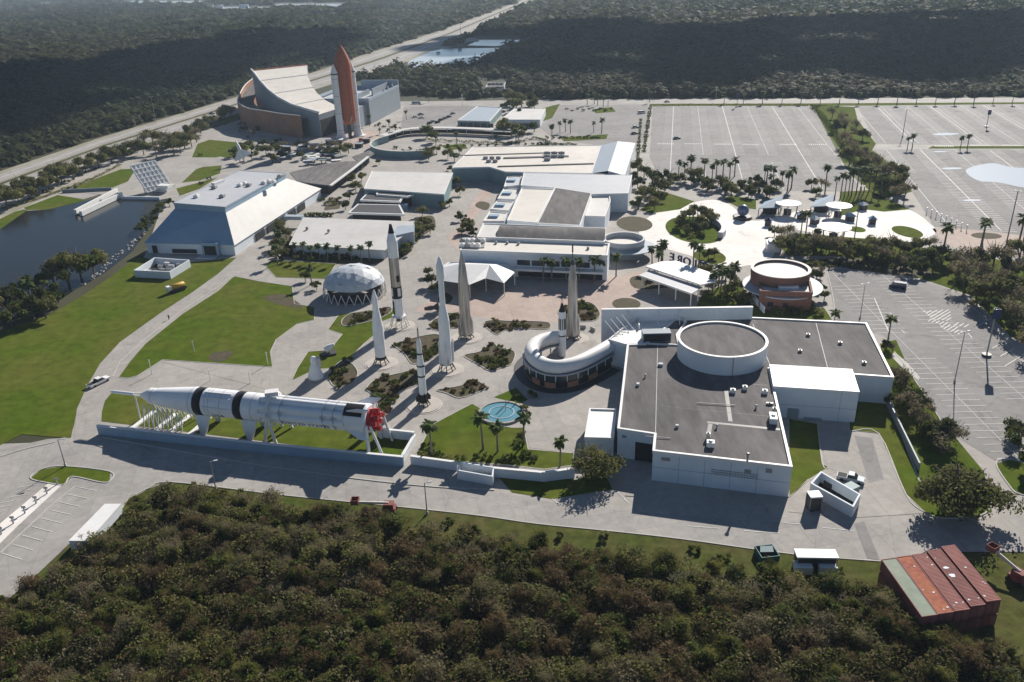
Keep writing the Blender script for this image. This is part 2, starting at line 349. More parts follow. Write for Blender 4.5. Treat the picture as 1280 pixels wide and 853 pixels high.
# parking lots
LOT_L = [(816,133),(1013,133),(1075,215),(1083,224),(1065,240),(940,238),(880,224),(826,226),(812,196)]
LOT_R1 = [(1072,133),(1300,130),(1300,181),(1160,181),(1095,180)]
LOT_R2 = [(1090,187),(1300,187),(1330,300),(1240,290),(1188,286),(1168,283),(1140,240)]
LOT_S = [(1033,336),(1075,338),(1120,345),(1165,355),(1215,372),(1262,440),(1300,470),(1330,580),(1310,600),(1250,580),(1185,540),(1140,470),(1105,420),(1045,400)]
LOT_C = [(690,130),(812,130),(803,178),(745,182),(690,172),(672,158)]
LOT_F = [(505,134),(600,130),(590,150),(560,166),(500,168)]
for n, p in (('parking_lot', LOT_L), ('parking_lot', LOT_R1), ('parking_lot', LOT_R2), ('parking_lot', LOT_S), ('parking_lot', LOT_C), ('parking_lot', LOT_F)):
    sheet(n, p, 0.02, 'asphalt')
sheet('perimeter_road', [(500,127),(800,125),(1300,123.5),(1300,130),(800,131),(500,133)], 0.025, 'concrete_road')
sheet('plaza', [(798,300),(815,268),(860,255),(890,250),(912,256),(940,276),(985,268),(1010,262),(1120,258),(1168,285),(1160,297),(1130,304),(1085,305),(1020,292),(985,288),(972,306),(962,326),(935,332),(905,335),(880,325),(835,312)], 0.03, 'white_paving', True)
sheet('pink_plaza', [(520,392),(545,370),(585,330),(560,300),(575,280),(600,240),(618,238),(580,300),(600,370),(640,360),(690,352),(770,345),(800,340),(812,352),(800,372),(760,384),(748,398),(700,404),(640,404),(580,400)], 0.03, 'pink_paver', True)
sheet('pink_plaza', [(1165,286),(1190,285),(1250,291),(1320,300),(1320,330),(1262,318),(1205,312),(1180,304)], 0.03, 'pink_paver')
sheet('pink_plaza', [(430,166),(470,164),(480,172),(455,185),(430,182)], 0.03, 'pink_paver')
sheet('garden_paving', [(340,460),(345,435),(372,408),(395,400),(395,380),(420,378),(470,390),(560,390),(620,400),(700,404),(755,400),(775,430),(760,500),(740,512),(735,550),(715,567),(662,560),(655,530),(610,505),(560,520),(540,532),(520,568),(505,560),(520,540),(470,534),(380,500),(300,478),(200,452)], 0.035, 'concrete')
# ground beyond the right edge of the picture
sheet('lawn', [(1325,126),(1700,118),(1900,900),(1330,692)], -0.02, 'rough_grass')
# lawns
LAWNS = [
 [(-160,600),(0,557),(27,543),(88,548),(93,530),(96,512),(108,485),(125,455),(150,428),(200,392),(240,366),(272,343),(296,322),(262,326),(224,329),(170,322),(140,345),(100,372),(60,395),(0,415),(-120,470)],
 [(141,471),(160,473),(172,470),(203,450),(340,459),(338,440),(345,425),(372,405),(393,400),(393,384),(368,380),(365,358),(325,352),(290,345),(270,360),(225,390),(180,425),(150,452)],
 [(332,333),(340,325),(420,330),(408,349),(345,347)],
 [(127,527),(128,505),(140,491),(250,500),(380,520),(470,534),(518,541),(504,573)],
 [(410,412),(424,393),(465,388),(495,385),(492,397),(470,405),(467,420),(455,430),(440,445),(420,460),(395,462),(365,476),(372,460),(385,440),(412,438),(428,418)],
 [(520,570),(539,532),(565,518),(590,505),(601,511),(610,530),(640,535),(655,535),(660,562),(717,567),(716,582),(680,587),(640,582),(572,577)],
 [(617,497),(645,485),(660,500),(650,505),(636,502)],
 [(617,590),(720,600),(755,588),(765,612),(690,624),(640,616)],
 [(986,524),(1022,530),(1028,580),(1045,590),(1010,600),(986,622)],
 [(1060,500),(1112,505),(1148,600),(1205,650),(1160,645),(1132,618),(1098,542),(1062,538)],
 [(1100,430),(1120,425),(1140,470),(1180,530),(1230,590),(1240,640),(1200,652),(1150,600),(1118,510)],
 [(86,237),(150,212),(170,211),(160,227),(140,235),(100,238)], [(30,260),(72,244),(108,250),(62,262),(33,263)], [(-60,300),(0,270),(30,262),(45,268),(0,287),(-60,312)],
 [(215,230),(242,210),(277,207),(275,217),(250,226)], [(205,240),(250,228),(272,222),(250,236),(222,246)], [(240,197),(247,180),(262,175),(318,180),(300,197)], [(272,142),(297,134),(300,148),(280,157)],
 [(38,598),(52,587),(80,583),(138,590),(137,602),(125,603),(90,596),(80,606),(60,604)],
 [(1245,580),(1262,575),(1320,590),(1320,625),(1275,618),(1262,608)],
 [(800,262),(830,240),(868,252),(850,262),(815,267)], [(905,250),(912,244),(945,250),(945,262),(922,259)], [(1050,240),(1085,238),(1138,262),(1105,265),(1080,262),(1052,270)],
 [(1015,131),(1068,134),(1072,150),(1095,180),(1090,188),(1115,205),(1140,240),(1100,250),(1060,215)], [(1165,183),(1300,183),(1300,186),(1160,186)],
 [(968,300),(1000,292),(1100,300),(1180,315),(1320,335),(1320,450),(1262,420),(1215,370),(1165,353),(1110,335),(1050,320),(985,320)],
 [(925,375),(960,388),(1030,385),(1040,400),(930,398)], [(880,365),(925,350),(940,384),(870,384)],
 [(625,186),(680,180),(690,184),(640,190)], [(550,182),(580,180),(585,186),(560,188)], [(677,136),(700,130),(690,148),(678,152)], [(812,130),(1013,129.5),(1300,128),(1300,130),(1072,132.5),(1013,132.5),(812,132.5)],
 [(740,137),(765,134),(770,140),(745,142)], [(700,172),(760,168),(758,174),(705,177)],
]
for i, p in enumerate(LAWNS): sheet('lawn', p, 0.04, 'lawn')
sheet('roadside_grass', [(150,641),(160,625),(185,612),(215,604),(350,620),(500,635),(600,646),(670,656),(760,665),(850,675),(990,694),(1100,703),(1180,692),(1330,692),(1420,960),(700,960),(-100,960),(-90,832),(-5,764),(40,726),(95,674)], 0.03, 'rough_grass')
sheet('thicket_floor', [(-90,772),(20,754),(62,730),(100,697),(150,662),(172,634),(215,619),(330,636),(470,657),(600,682),(750,699),(900,720),(1000,734),(1082,744),(1107,768),(1150,796),(1260,832),(1400,842),(1500,990),(600,1010),(-300,1010)], 0.045, 'litter', True)
# paths and pads on the lawns
sheet('path', [(92,549),(128,551),(126,520),(133,495),(150,470),(163,452),(182,430),(228,393),(273,364),(290,348),(330,325),(318,312),(296,322),(272,343),(240,366),(200,392),(150,428),(125,455),(108,485),(96,512)], 0.05, 'concrete')
sheet('path', [(-60,296),(0,268),(60,240),(150,208),(154,211),(60,245),(0,274),(-60,304)], 0.06, 'sand')
sheet('path', [(150,240),(200,232),(240,205),(275,196),(285,198),(245,212),(215,240),(205,250)], 0.06, 'concrete')
sheet('yard_pad', [(1024,544),(1062,540),(1098,543),(1132,618),(1155,642),(1060,648),(985,640),(1010,600),(1034,585)], 0.05, 'concrete')
sheet('asphalt_patch', [(1068,545),(1090,548),(1105,600),(1086,604)], 0.06, 'asphalt')
sheet('asphalt_patch', [(1068,655),(1080,652),(1100,701),(1084,698)], 0.06, 'asphalt')
sheet('sidewalk', [(1118,440),(1135,455),(1150,472),(1148,476),(1130,462),(1114,446)], 0.06, 'kerb')
sheet('sidewalk', [(-30,690),(0,655),(60,605),(78,606),(20,660),(-10,690)], 0.05, 'white_paving')
# planting beds
BEDS = [
 [(415,462),(432,450),(447,465),(440,480),(420,484),(412,475)],
 [(428,400),(440,392),(460,390),(485,384),(489,390),(470,400),(432,408)],
 [(458,487),(470,475),(500,467),(522,463),(523,480),(500,490),(490,505),(488,518),(475,515),(468,495)],
 [(492,432),(500,428),(530,420),(550,420),(552,440),(530,452),(515,455),(505,442)],
 [(540,402),(548,398),(560,392),(578,395),(577,408),(556,412),(540,412)],
 [(580,445),(600,440),(615,429),(625,436),(643,440),(640,455),(628,460),(612,464),(598,456)],
 [(546,488),(575,483),(592,476),(608,484),(600,490),(575,498),(558,492)],
 [(605,405),(615,401),(640,402),(662,402),(686,404),(684,412),(650,411),(632,413),(620,419)],
 [(700,385),(735,378),(750,392),(740,402),(705,400)],
 [(330,372),(352,368),(372,378),(378,385),(362,384),(340,378)],
 [(260,447),(272,440),(290,440),(285,449),(270,453)],
 [(340,300),(360,290),(378,310),(460,318),(480,326),(450,332),(380,326),(345,316)],
 [(484,315),(505,300),(520,276),(540,270),(543,285),(520,300),(515,312),(495,326)],
 [(405,262),(415,248),(423,250),(425,260),(415,262)], [(594,258),(600,252),(612,255),(608,263)],
 [(787,350),(800,345),(835,352),(860,356),(800,362)],
 [(548,372),(556,366),(566,372),(560,380),(550,380)], [(1010,325),(1120,325),(1170,345),(1110,343),(1050,334),(1012,333)],
]
for p in BEDS: sheet('planting_bed', p, 0.06, 'soil', True, k=4)
sheet('planting_bed', circle(G(793,280), 7.3, 11), 0.05, 'soil', world=True)
sheet('planting_bed', circle(G(783,380), 4.5, 5), 0.05, 'soil', world=True)
ISL = circle(G(868,287), 11.2, 19); sheet('planting_bed', ISL, 0.055, 'lawn', world=True)
sheet('planting_bed', circle(G(887,321), 5.6, 8.5), 0.055, 'lawn', world=True)
sheet('planting_bed', circle(G(928,272), 3.9, 6), 0.055, 'soil', world=True)
sheet('planting_bed', circle(G(1071,287), 3.2, 4), 0.055, 'lawn', world=True)
sheet('planting_bed', circle(G(1134,290), 5.0, 8), 0.055, 'lawn', world=True)
sheet('planting_bed', circle(G(1233,295), 5.5, 4), 0.055, 'soil', world=True)
sheet('planting_bed', circle(G(793,253), 3, 2), 0.055, 'soil', world=True)
# water
POND = [(-80,335),(0,287),(33,264),(62,262),(104,252),(150,241),(200,246),(212,246),(203,262),(190,280),(176,300),(165,315),(130,342),(95,362),(60,385),(0,405),(-80,450)]
sheet('pond', POND, 0.065, 'pond')
POND2 = [(509,80),(514,73),(540,61.5),(624,60),(612,70),(600,74),(578,83),(540,86),(520,87)]
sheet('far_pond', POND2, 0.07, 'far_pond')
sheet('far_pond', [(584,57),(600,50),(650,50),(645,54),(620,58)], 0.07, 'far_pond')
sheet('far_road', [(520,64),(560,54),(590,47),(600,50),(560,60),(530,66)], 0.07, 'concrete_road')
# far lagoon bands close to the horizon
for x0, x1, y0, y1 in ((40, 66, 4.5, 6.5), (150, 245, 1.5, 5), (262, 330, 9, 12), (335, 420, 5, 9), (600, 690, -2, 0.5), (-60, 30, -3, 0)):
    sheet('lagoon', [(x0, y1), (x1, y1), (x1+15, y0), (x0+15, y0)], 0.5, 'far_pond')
# highway: straight dual carriageway from the left edge to the far distance
HW = [((-120,262),(-120,310)), ((0,216),(0,250)), ((130,172),(130,196)), ((300,121),(300,140)), ((397,90),(420,103)), ((460,68),(500,80)), ((545,41),(578,46)), ((612,16),(634,18)), ((660,-2),(676,-2)), ((690,-17),(699,-17))]
UPR = [G(*a) for a, b in HW]; LWR = [G(*b) for a, b in HW]
def band(name, t0, t1, z, m):
    a = [u.lerp(l, t0) for u, l in zip(UPR, LWR)]; b = [u.lerp(l, t1) for u, l in zip(UPR, LWR)]
    mb = MB(); n = len(a)
    mb.add([(q.x, q.y, z) for q in a]+[(q.x, q.y, z) for q in b], [(i, n+i, n+i+1, i+1) for i in range(n-1)])
    return tag(mb.build(name, M[m]), kind='structure')
band('highway_verge', -.05, 1.05, 0.08, 'sand'); band('highway', 0.08, 0.36, 0.11, 'concrete_road'); band('median', 0.42, 0.50, 0.11, 'ground')
band('highway', 0.55, 0.93, 0.11, 'concrete_road')
for t in (0.22, 0.74): band('highway_line', t-.006, t+.006, 0.14, 'line')

# parking lines
mb = MB()
def seg(a, b, wd=0.16, z=0.07):
    d = (b-a).to_2d().normalized(); n = Vector((-d.y, d.x, 0))*wd/2
    mb.add([(*(a-n).to_2d(), z), (*(b-n).to_2d(), z), (*(b+n).to_2d(), z), (*(a+n).to_2d(), z)], [(0, 1, 2, 3)])
def rows(poly, o, e1, e2, du, dv, L, skip=None, wd=0.14, spine=0.0):
    P = ccw(GP(poly)); c = o
    us = [(p-c).dot(e1) for p in P]; vs = [(p-c).dot(e2) for p in P]
    i = math.floor(min(vs)/dv)
    while i*dv < max(vs):
        u = min(us)
        while u < max(us):
            q = c+e1*u+e2*(i*dv)
            if not (skip and skip(u)) :
                if pin(P, q+e2*L) and pin(P, q-e2*L): seg(q-e2*L, q+e2*L, wd)
                if spine and pin(P, q) and pin(P, q+e1*du): seg(q, q+e1*du, spine)
            u += du
        i += 1
E1b = Vector((cos(R(76)), sin(R(76)), 0)); E2b = Vector((E1b.y, -E1b.x, 0))
rows(LOT_L, G(935,136), E1, E2, 2.8, 17.5, 5.2, lambda u: abs(u+167) < 9, 0.24, 0.2)
rows(LOT_R1, G(1150,181), E1b, E2b, 2.8, 17.5, 5.3, None, 0.3, 0.2)
rows(LOT_R2, G(1190,287), E1b, E2b, 2.8, 17.5, 5.3, None, 0.32, 0.2)
for cx, cy in ((832,180),(866,180),(903,180.5),(938,181),(985,181),(1022,181),(1180,183),(1225,182),(1265,182)):
    for k in range(9):
        q = G(cx, cy)+E2*(k-4)*1.1; seg(q-E1*1.6, q+E1*1.6, .38, .08)
for k in range(-3, 9, 2):
    o = G(935,136)+E2*(17.5*k); P = ccw(GP(LOT_L)); u = -400
    while u < 50:
        a = o+E1*u; b = o+E1*(u+6)
        if pin(P, a) and pin(P, b): seg(a, b, 0.3, 0.075)
        u += 6
for k in range(-9, 12, 2):
    o = G(1190,287)+E2b*(17.5*k)
    for lot in (LOT_R1, LOT_R2):
        P = ccw(GP(lot)); u = -100
        while u < 400:
            a = o+E1b*u; b = o+E1b*(u+6)
            if pin(P, a) and pin(P, b): seg(a, b, 0.3, 0.075)
            u += 6
# south lot: slanted rows, hatched areas, arrows
SD = (G(1262,520)-G(1165,430)).normalized(); SN = Vector((SD.y, -SD.x, 0))
rows(LOT_S, G(1200,500), SD, SN, 2.9, 15.5, 4.6, None, 0.16, 0.12)
def hatch(px, d, step=1.0):
    P = ccw(GP(px)); n = Vector((d.y, -d.x, 0)); c = sum(P, Vector())/len(P)
    k = -14
    while k < 14:
        t = [j*0.25 for j in range(-60, 61) if pin(P, c+n*k*step+d*j*0.25)]
        if len(t) > 1: seg(c+n*k*step+d*t[0], c+n*k*step+d*t[-1], 0.28, 0.078)
        k += 1
hd = Vector((cos(R(40)), sin(R(40)), 0))
hatch([(1153,389),(1188,387),(1190,402),(1165,400)], hd, 1.1); hatch([(1160,398),(1188,404),(1183,408),(1158,402)], hd, 1.1)
hatch([(1172,408),(1196,405),(1201,420),(1180,412)], hd, 1.1); hatch([(1192,402),(1213,406),(1210,411),(1192,407)], hd, 1.3)
for a, b in (((1112,391),(1124,402)), ((1093,373),(1112,418)), ((1127,413),(1131,417)), ((1210,417),(1215,423)), ((1222,408),(1240,398)), ((1250,446),(1268,436)), ((1240,436),(1256,428)), ((1256,458),(1276,446))):
    seg(G(*a), G(*b), 0.22, 0.078)
# left lot stall lines, loading bay lines
for i in range(9):
    t = i/8
    a = Vector(G(96,609)).lerp(G(2,692), t); b = Vector(G(121,614)).lerp(G(28,700), t); seg(a, b, 0.16)
    a = Vector(G(22,610)).lerp(G(-40,665), t); b = Vector(G(44,606)).lerp(G(-18,660), t); seg(a, b, 0.16)
for a, b in (((979,654),(1005,656)), ((1028,660),(1068,664)), ((690,624),(700,632)), ((780,624),(786,630)), ((772,616),(783,626)), ((860,658),(900,661)), ((930,664),(975,667))): seg(G(*a), G(*b), 0.15)
tag(mb.build('parking_lines', M['line']), kind='structure')
# kerbs
mb = MB()
def kerb(px, closed=False, sm=True, wd=0.25, h=0.14):
    p = GP(px); p = smooth(p, closed, 4) if sm else p
    mb.strip(p, wd, 0.0, h, closed=closed)
kerb([(150,640),(160,625),(185,611),(215,603),(350,619),(500,634),(600,645),(670,655),(760,664),(850,674),(990,693),(1100,702)])
kerb([(-5,573),(30,562),(60,555),(68,553)]); kerb(LAWNS[18], True); kerb([(1062,540),(1098,542),(1132,618),(1155,640),(1180,648),(1225,645),(1240,632)])
kerb(LAWNS[19], True); kerb([(128,547),(330,583),(510,606),(618,613)], False, True, 0.3, 0.16)
kerb([(1185,540),(1140,470),(1118,440)]); kerb([(1022,530),(1028,580),(1036,586)])
kerb([(1033,336),(1040,365),(1045,400)]); kerb([(0,692),(30,664),(60,636),(94,608)], False, False)
for i_ in (1, 2, 4, 5, 8, 9): kerb(LAWNS[i_], True, False, .18, .09)
tag(mb.build('kerbs', M['kerb']), kind='structure')
mb = MB()
for p in BEDS[:9]: kerb(p, True, True, .2, .2)
tag(mb.build('bed_edging', M['kerb']), kind='structure')
# low posts between the two rows of the left car park
for k in range(6):
    p = Vector(G(72,606)).lerp(G(2,668), k/5.0)
    q = MB().box(p, (0.25, 0.25, 1.3)).box(p+Vector((0, 0, 1.3)), (0.9, 0.08, 0.5)).build('post', M['metal'])
    tag(q, 'short grey sign post standing on the pale walkway of the left car park', 'post', 'sign posts on the car park walkway')
# ---------------------------------------------------------------- buildings
def building(name, label, cat, px, z, wall='white_wall', roof='white_roof', rim=None, rimw=0.5, rimh=0.4, z0=0.0, world=False, roof_label=None, wall_label=None):
    p = ccw(px if world else GP(px, z)); c = sum(p, Vector())/len(p)
    root = thing(name, label, cat, (c.x, c.y, z0))

    MB().prism(p, z0, z-0.02, top=False).build('wall', M[wall], root, wall_label)
    MB().prism(inset(p, -0.03), z-0.3, z, top=True).build('roof', M[roof], root, roof_label)
    if rim: MB().ring(inset(p, -0.09), inset(p, rimw), z-0.45, z+rimh).build('parapet', M[rim], root)
    return root, p
def on_wall(root, a, b, items, name, m, proud=0.06, label=None):
    """panels set on the wall from a to b: (start, end, z0, z1) in metres along the wall"""
    d = (b-a).to_2d().normalized(); n = Vector((d.y, -d.x)); out = []
    rz = atan2(d.y, d.x)
    for s, e, z0, z1 in items:
        c = a.to_2d()+d*(s+e)/2+n*(proud/2-0.02)
        out.append(MB().box((c.x, c.y, z0), (e-s, proud+0.04, z1-z0), rz).build(name, M[m], root, label))
    return out
def unit(root, px, z, size, m='white', name='roof_unit', rz=-0.2):
    p = G(px[0], px[1], z)
    x, y, h = size
    mb = MB().box(p+Vector((0, 0, .15)), (x, y, h-.15), rz).box(p, (x*.8, y*.8, .15), rz)
    mb.lathe([(0, min(x, y)*.3), (.18, min(x, y)*.3), (.2, .05)], p+Vector((0, 0, h)), n=10)
    return mb.build(name, M[m], root)

# big theatre hall with the dark gravel roof
Z1 = 7.0
hall, hp = building('theatre_hall', 'large pale hall with dark gravel roof and round white drum beside the service road', 'building',
    [(784,432),(772,537),(818,544),(816,565),(990,585),(962,462),(1117,473),(1083,405),(941,398),(846,398),(806,431)], Z1, 'white_wall', 'dark_roof', 'white', 0.45, 0.35)
FR = G(990,585,Z1); FL = G(816,565,Z1); NL = G(772,537,Z1); NR = G(818,544,Z1)
Lf = (FR-FL).length
on_wall(hall, FL, FR, [(1.8, 3.6, 5.2, 6.0), (18.5, 19.8, 4.6, 5.4), (22.6, 23.8, 5.2, 6.2)], 'vent', 'metal')
on_wall(hall, FL, FR, [(k*5.2+0.2, k*5.2+0.3, 0.1, 6.5) for k in range(1, 5)], 'joint', 'blue_slate', 0.01)
on_wall(hall, FL, FR, [(0.2, Lf-.2, 3.3, 3.42)], 'joint', 'blue_slate', 0.012)
# emblem lettering traces and ladder rack on the front wall
mbx = MB(); d = (FR-FL).to_2d().normalized(); n = Vector((d.y, -d.x)); rz = atan2(d.y, d.x)
for k in range(16):
    c = FL.to_2d()+d*(12.2+k*.58)+n*.25; mbx.box((c.x, c.y, 3.55), (.06, .06, 1.0), rz)
for zz in (3.5, 4.0, 4.55):
    c = FL.to_2d()+d*16.6+n*.25; mbx.box((c.x, c.y, zz), (9.2, .08, .06), rz)
mbx.build('pipe_rack', M['metal'], hall)
on_wall(hall, NL, NR, [(4.0, 8.4, 0.0, 4.6)], 'loading_door', 'dark', 0.05); on_wall(hall, NL, NR, [(1.0, 2.0, 5.2, 5.8)], 'vent', 'metal')
rub = M['dark_solar']
def roof_line(a, b, wd, m='dark_solar', z=Z1):
    a, b = G(*a, z), G(*b, z); MB().strip([a, b], wd, z+.004, z+.02).build('walkway', M[m], hall)
roof_line((907,484), (913,527), 0.9); roof_line((884,528), (975,537), 0.8); roof_line((888,530), (885,548), 0.9); roof_line((822,432), (819,560), .12, 'grey_roof')
for px, s, m in (((916,491), (1.2, 1.2, .9), 'white'), ((931,487), (1.1, 1.1, .9), 'white'), ((956,492), (1.2, 1.2, .9), 'white'), ((966,527), (1.6, 3.2, 1.5), 'white'), ((968,516), (.9, .9, 1.2), 'metal'), ((888,558), (1.6, 1.5, 1.2), 'white'), ((885,549), (.8, .8, 1.5), 'metal'), ((962,506), (1.5, .5, .5), 'metal')):
    unit(hall, px, Z1, s, m)
rr7 = random.Random(4); P7 = ccw(GP([(790,440),(778,530),(820,538),(822,558),(982,576),(958,470),(930,478),(860,470)], Z1))
for k in range(20):
    q = Vector((rr7.uniform(20, 75), rr7.uniform(145, 212), Z1))
    if not pin(P7, q): continue
    if k % 6 == 0: MB().tube([q+Vector((0, 0, .25)), q+E2*rr7.uniform(3, 9)*(1 if k % 2 else -1)+Vector((0, 0, .25))], .09, 5).build('conduit', M['metal'], hall)
    elif k % 3 != 2: MB().lathe([(0, .18), (.6, .18), (.62, .32), (.85, .28), (.9, .05)], q, n=9).build('vent_pipe', M['grey_roof'], hall)
    else: MB().box(q, (rr7.uniform(.6, 1.3), rr7.uniform(.5, 1), rr7.uniform(.3, .7)), -.2).build('roof_hatch', M['grey_roof'], hall)
for px in ((1010,420),(1050,430),(1080,455),(1000,440)): unit(hall, px, Z1, (.9, .9, .6), 'metal')
roof_line((941,405),(962,455), .12, 'grey_roof'); roof_line((1020,404),(1035,462), .12, 'grey_roof'); roof_line((806,470),(960,482), .1, 'dark_solar'); roof_line((796,505),(975,522), .08, 'dark_solar')
q = G(934,578,Z1); MB().lathe([(0, .22), (1.8, .22), (1.85, .4), (2.1, .4), (2.15, .1)], q, n=10).build('vent_pipe', M['metal'], hall)
# the drum
DC = G(903,423,12.0); DR = (G(959,424,12.0)-G(847,422,12.0)).length/2
MB().prism(circle(DC, DR, n=64), Z1-.1, 11.8, top=False, sm=True).build('drum', M['white_wall'], hall)
MB().prism(circle(DC, DR-.02, n=64), 11.3, 11.55).build('drum_roof', M['dark_roof'], hall)
MB().ring(circle(DC, DR+.12, n=64), circle(DC, DR-.55, n=64), 11.5, 12.0).build('drum_rim', M['white'], hall)
p_ = DC+Vector((0, -DR, 0)); MB().box((p_.x, p_.y-.1, Z1), (.16, .16, 4.9)).build('downpipe', M['metal'], hall)
# white annex blocks
annex, ap = building('annex', 'blank white box annex with bright white roof at the right of the dark-roofed hall', 'building', [(962,456),(1065,462),(1074,490),(967,483)], 8.1, 'white_wall', 'white', 'white', .25, .06)
a, b = G(967,483,8.1), G(1074,490,8.1); L = (b-a).length
on_wall(annex, a, b, [(0.1, L-.1, 3.4, 3.5)], 'joint', 'blue_slate', .012); on_wall(annex, a, b, [(L*.8, L*.8+.1, 0, 7.7)], 'joint', 'blue_slate', .013); on_wall(annex, a, b, [(3.8, 6.2, 0, 2.6), (7.5, 11.5, 0, .5)], 'door', 'grey_wall', .5)
kiosk, kp = building('entry_box', 'small white flat-roofed box against the left wall of the dark-roofed hall', 'building', [(737,512),(770,513),(767,549),(731,548)], 4.3, 'white_wall', 'white', 'white', .3, .35)
# tall screen wall behind the hall and the white terrace
a = G(752,387,10.6); b = G(941,384,10.6)
scr = thing('screen_wall', 'tall white screen wall standing behind the terrace and the round drum', 'wall', ((a.x+b.x)/2, (a.y+b.y)/2, 0))
MB().strip([a, b], .7, 0, 10.6).build('wall_panel', M['white_wall'], scr); MB().strip([a, b], .9, 10.6, 10.75).build('coping', M['white'], scr)
for t in (.18, .38, .52): q = a.lerp(b, t); MB().tube([(q.x, q.y-.4, 10.3), (q.x-.6, q.y-3.5, 7)], .12).build('brace', M['white'], scr)
ter, tp = building('terrace', 'white curved terrace roof between the screen wall and the drum', 'building', [(761,426),(778,412),(797,401),(842,395),(858,403),(846,420),(848,433),(806,431),(781,432)], 6.9, 'white_wall', 'white', 'white', .25, .5)
a, b = G(797,401,6.9), G(842,395,6.9)
MB().strip(GP([(799,412),(797,401),(842,395),(856,404)], 6.9), .3, 6.9, 8.2).build('railing', M['white'], ter)
q = G(820,425,6.9); MB().box(q, (7.5, 3.2, 2.6), -.02).build('roof_hut', M['grey_wall'], ter); MB().box(q+Vector((0, -1.75, .4)), (7, .2, 1.9), -.02).build('louvre', M['dark'], ter)
for k in range(5):
    q = G(764+k*7, 418-k*2.5, 6.9); MB().tube([q+Vector((-1.5, 2.5, 3.0)), q+Vector((1.5, -2, .2))], .1).build('strut', M['white'], ter)

# raised tube walkway around the slim capsule rocket
tb = thing('tube_walkway', 'raised white tube walkway curving in a hook round a slim rocket', 'walkway', G(690,455))
path = [G(a, b, 5.2) for a, b in ((790,421),(778,425),(762,433),(743,444),(722,454),(700,459),(682,457),(669,449),(664,439),(670,430),(684,424),(699,422))]
sp = smooth(path, False, 4)
MB().tube(sp, 1.9, 14).build('tube', M['white'], tb)
fl = [Vector((q.x, q.y, 0)) for q in sp]
MB().strip(fl[:], 3.6, 3.15, 3.45).build('floor_slab', M['grey_roof'], tb)
for q in fl[2::3]: MB().tube([(q.x, q.y, 0), (q.x, q.y, 3.2)], .22).build('column', M['white'], tb)
fh = fl[9:40]; nf_ = len(fh); oo, ii = [], []
for i, q in enumerate(fh):
    dd = (fh[min(i+1, nf_-1)]-fh[max(i-1, 0)]).to_2d().normalized(); nn_ = Vector((dd.y, -dd.x, 0))
    if (q-G(703,444)).dot(nn_) < 0: nn_ = -nn_
    oo.append(q+nn_*2.1); ii.append(q+nn_*1.55)
MB().strip(oo, .25, 2.0, 3.7).build('window_band', M['glass'], tb); MB().strip([q+(q-p)*.15 for q, p in zip(oo, ii)], .5, 3.7, 4.0).build('gutter', M['grey_roof'], tb)
for i in range(0, nf_, 2): q = oo[i]+(oo[i]-ii[i])*.3; MB().box((q.x, q.y, 2.0), (.18, .18, 1.7), .3*i).build('mullion', M['white'], tb)
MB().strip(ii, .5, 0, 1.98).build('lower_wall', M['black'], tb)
for i in (4, 8, 12, 15): MB().strip([q+(q-p)*.62 for q, p in zip(oo[i:i+3], ii[i:i+3])], .12, .3, 1.8).build('brick_panel', M['copper_wall'], tb)
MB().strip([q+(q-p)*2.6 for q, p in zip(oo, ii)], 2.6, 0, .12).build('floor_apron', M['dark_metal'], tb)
MB().prism(circle(G(700,440), 8.0, 6.5), 0, .5).build('court_floor', M['concrete'], tb)
MB().prism(circle(G(672,463), 3.0, 5.5), 0, .3).build('round_step', M['concrete'], tb)

# brick drum restaurant
bc = G(976,336,8.6); br = (G(1013,336,8.6)-G(940,336,8.6)).length/2
rest = thing('round_restaurant', 'round red brick building with a pale circular roof and a square brick front block', 'building', (bc.x, bc.y, 0))
MB().prism(circle(bc, br, n=56), 0, 8.4, top=False, sm=True).build('wall', M['brick'], rest)
MB().prism(circle(bc, br-.05, n=56), 7.9, 8.0).build('roof', M['cream_roof'], rest)
MB().ring(circle(bc, br+.12, n=56), circle(bc, br-.7, n=56), 7.0, 8.6).build('parapet', M['brick'], rest)
MB().ring(circle(bc, br+.2, n=56), circle(bc, br-.8, n=56), 8.6, 8.8).build('coping', M['cream_roof'], rest)
MB().ring(circle(bc-Vector((0, 3, 0)), br+3.2, n=56), circle(bc-Vector((0, 3, 0)), br-1.5, n=56), 3.9, 4.2).build('canopy', M['grey_roof'], rest)
fb = ccw(GP([(950,364),(1016,366),(1013,352),(949,350)], 5.9))
MB().prism(fb, 0, 5.7, top=False).build('front_block', M['brick'], rest); MB().prism(inset(fb, .05), 5.1, 5.2).build('front_roof', M['white_roof'], rest)
MB().ring(inset(fb, -.1), inset(fb, .5), 5.2, 6.0).build('front_parapet', M['brick'], rest)
a = G(950,364,5.9); b = G(1016,366,5.9)
on_wall(rest, a, b, [(2.6, 4.3, .8, 2.4), (7.2, 8.6, .8, 2.2)], 'window', 'glass')
q = G(985,361,5.2); MB().box(q, (6, 2, 1.0)).build('roof_unit', M['white'], rest)
q = G(966,313); MB().box(q, (5, 6, 3.2), -.2).box(q+Vector((0, 0, 3.2)), (3.5, 4, .8), -.2).build('service_hut', M['white'], rest)
MB().strip(GP([(940,372),(948,384),(955,392)]), .3, 0, 2.2).build('low_wall', M['white_wall'], rest)

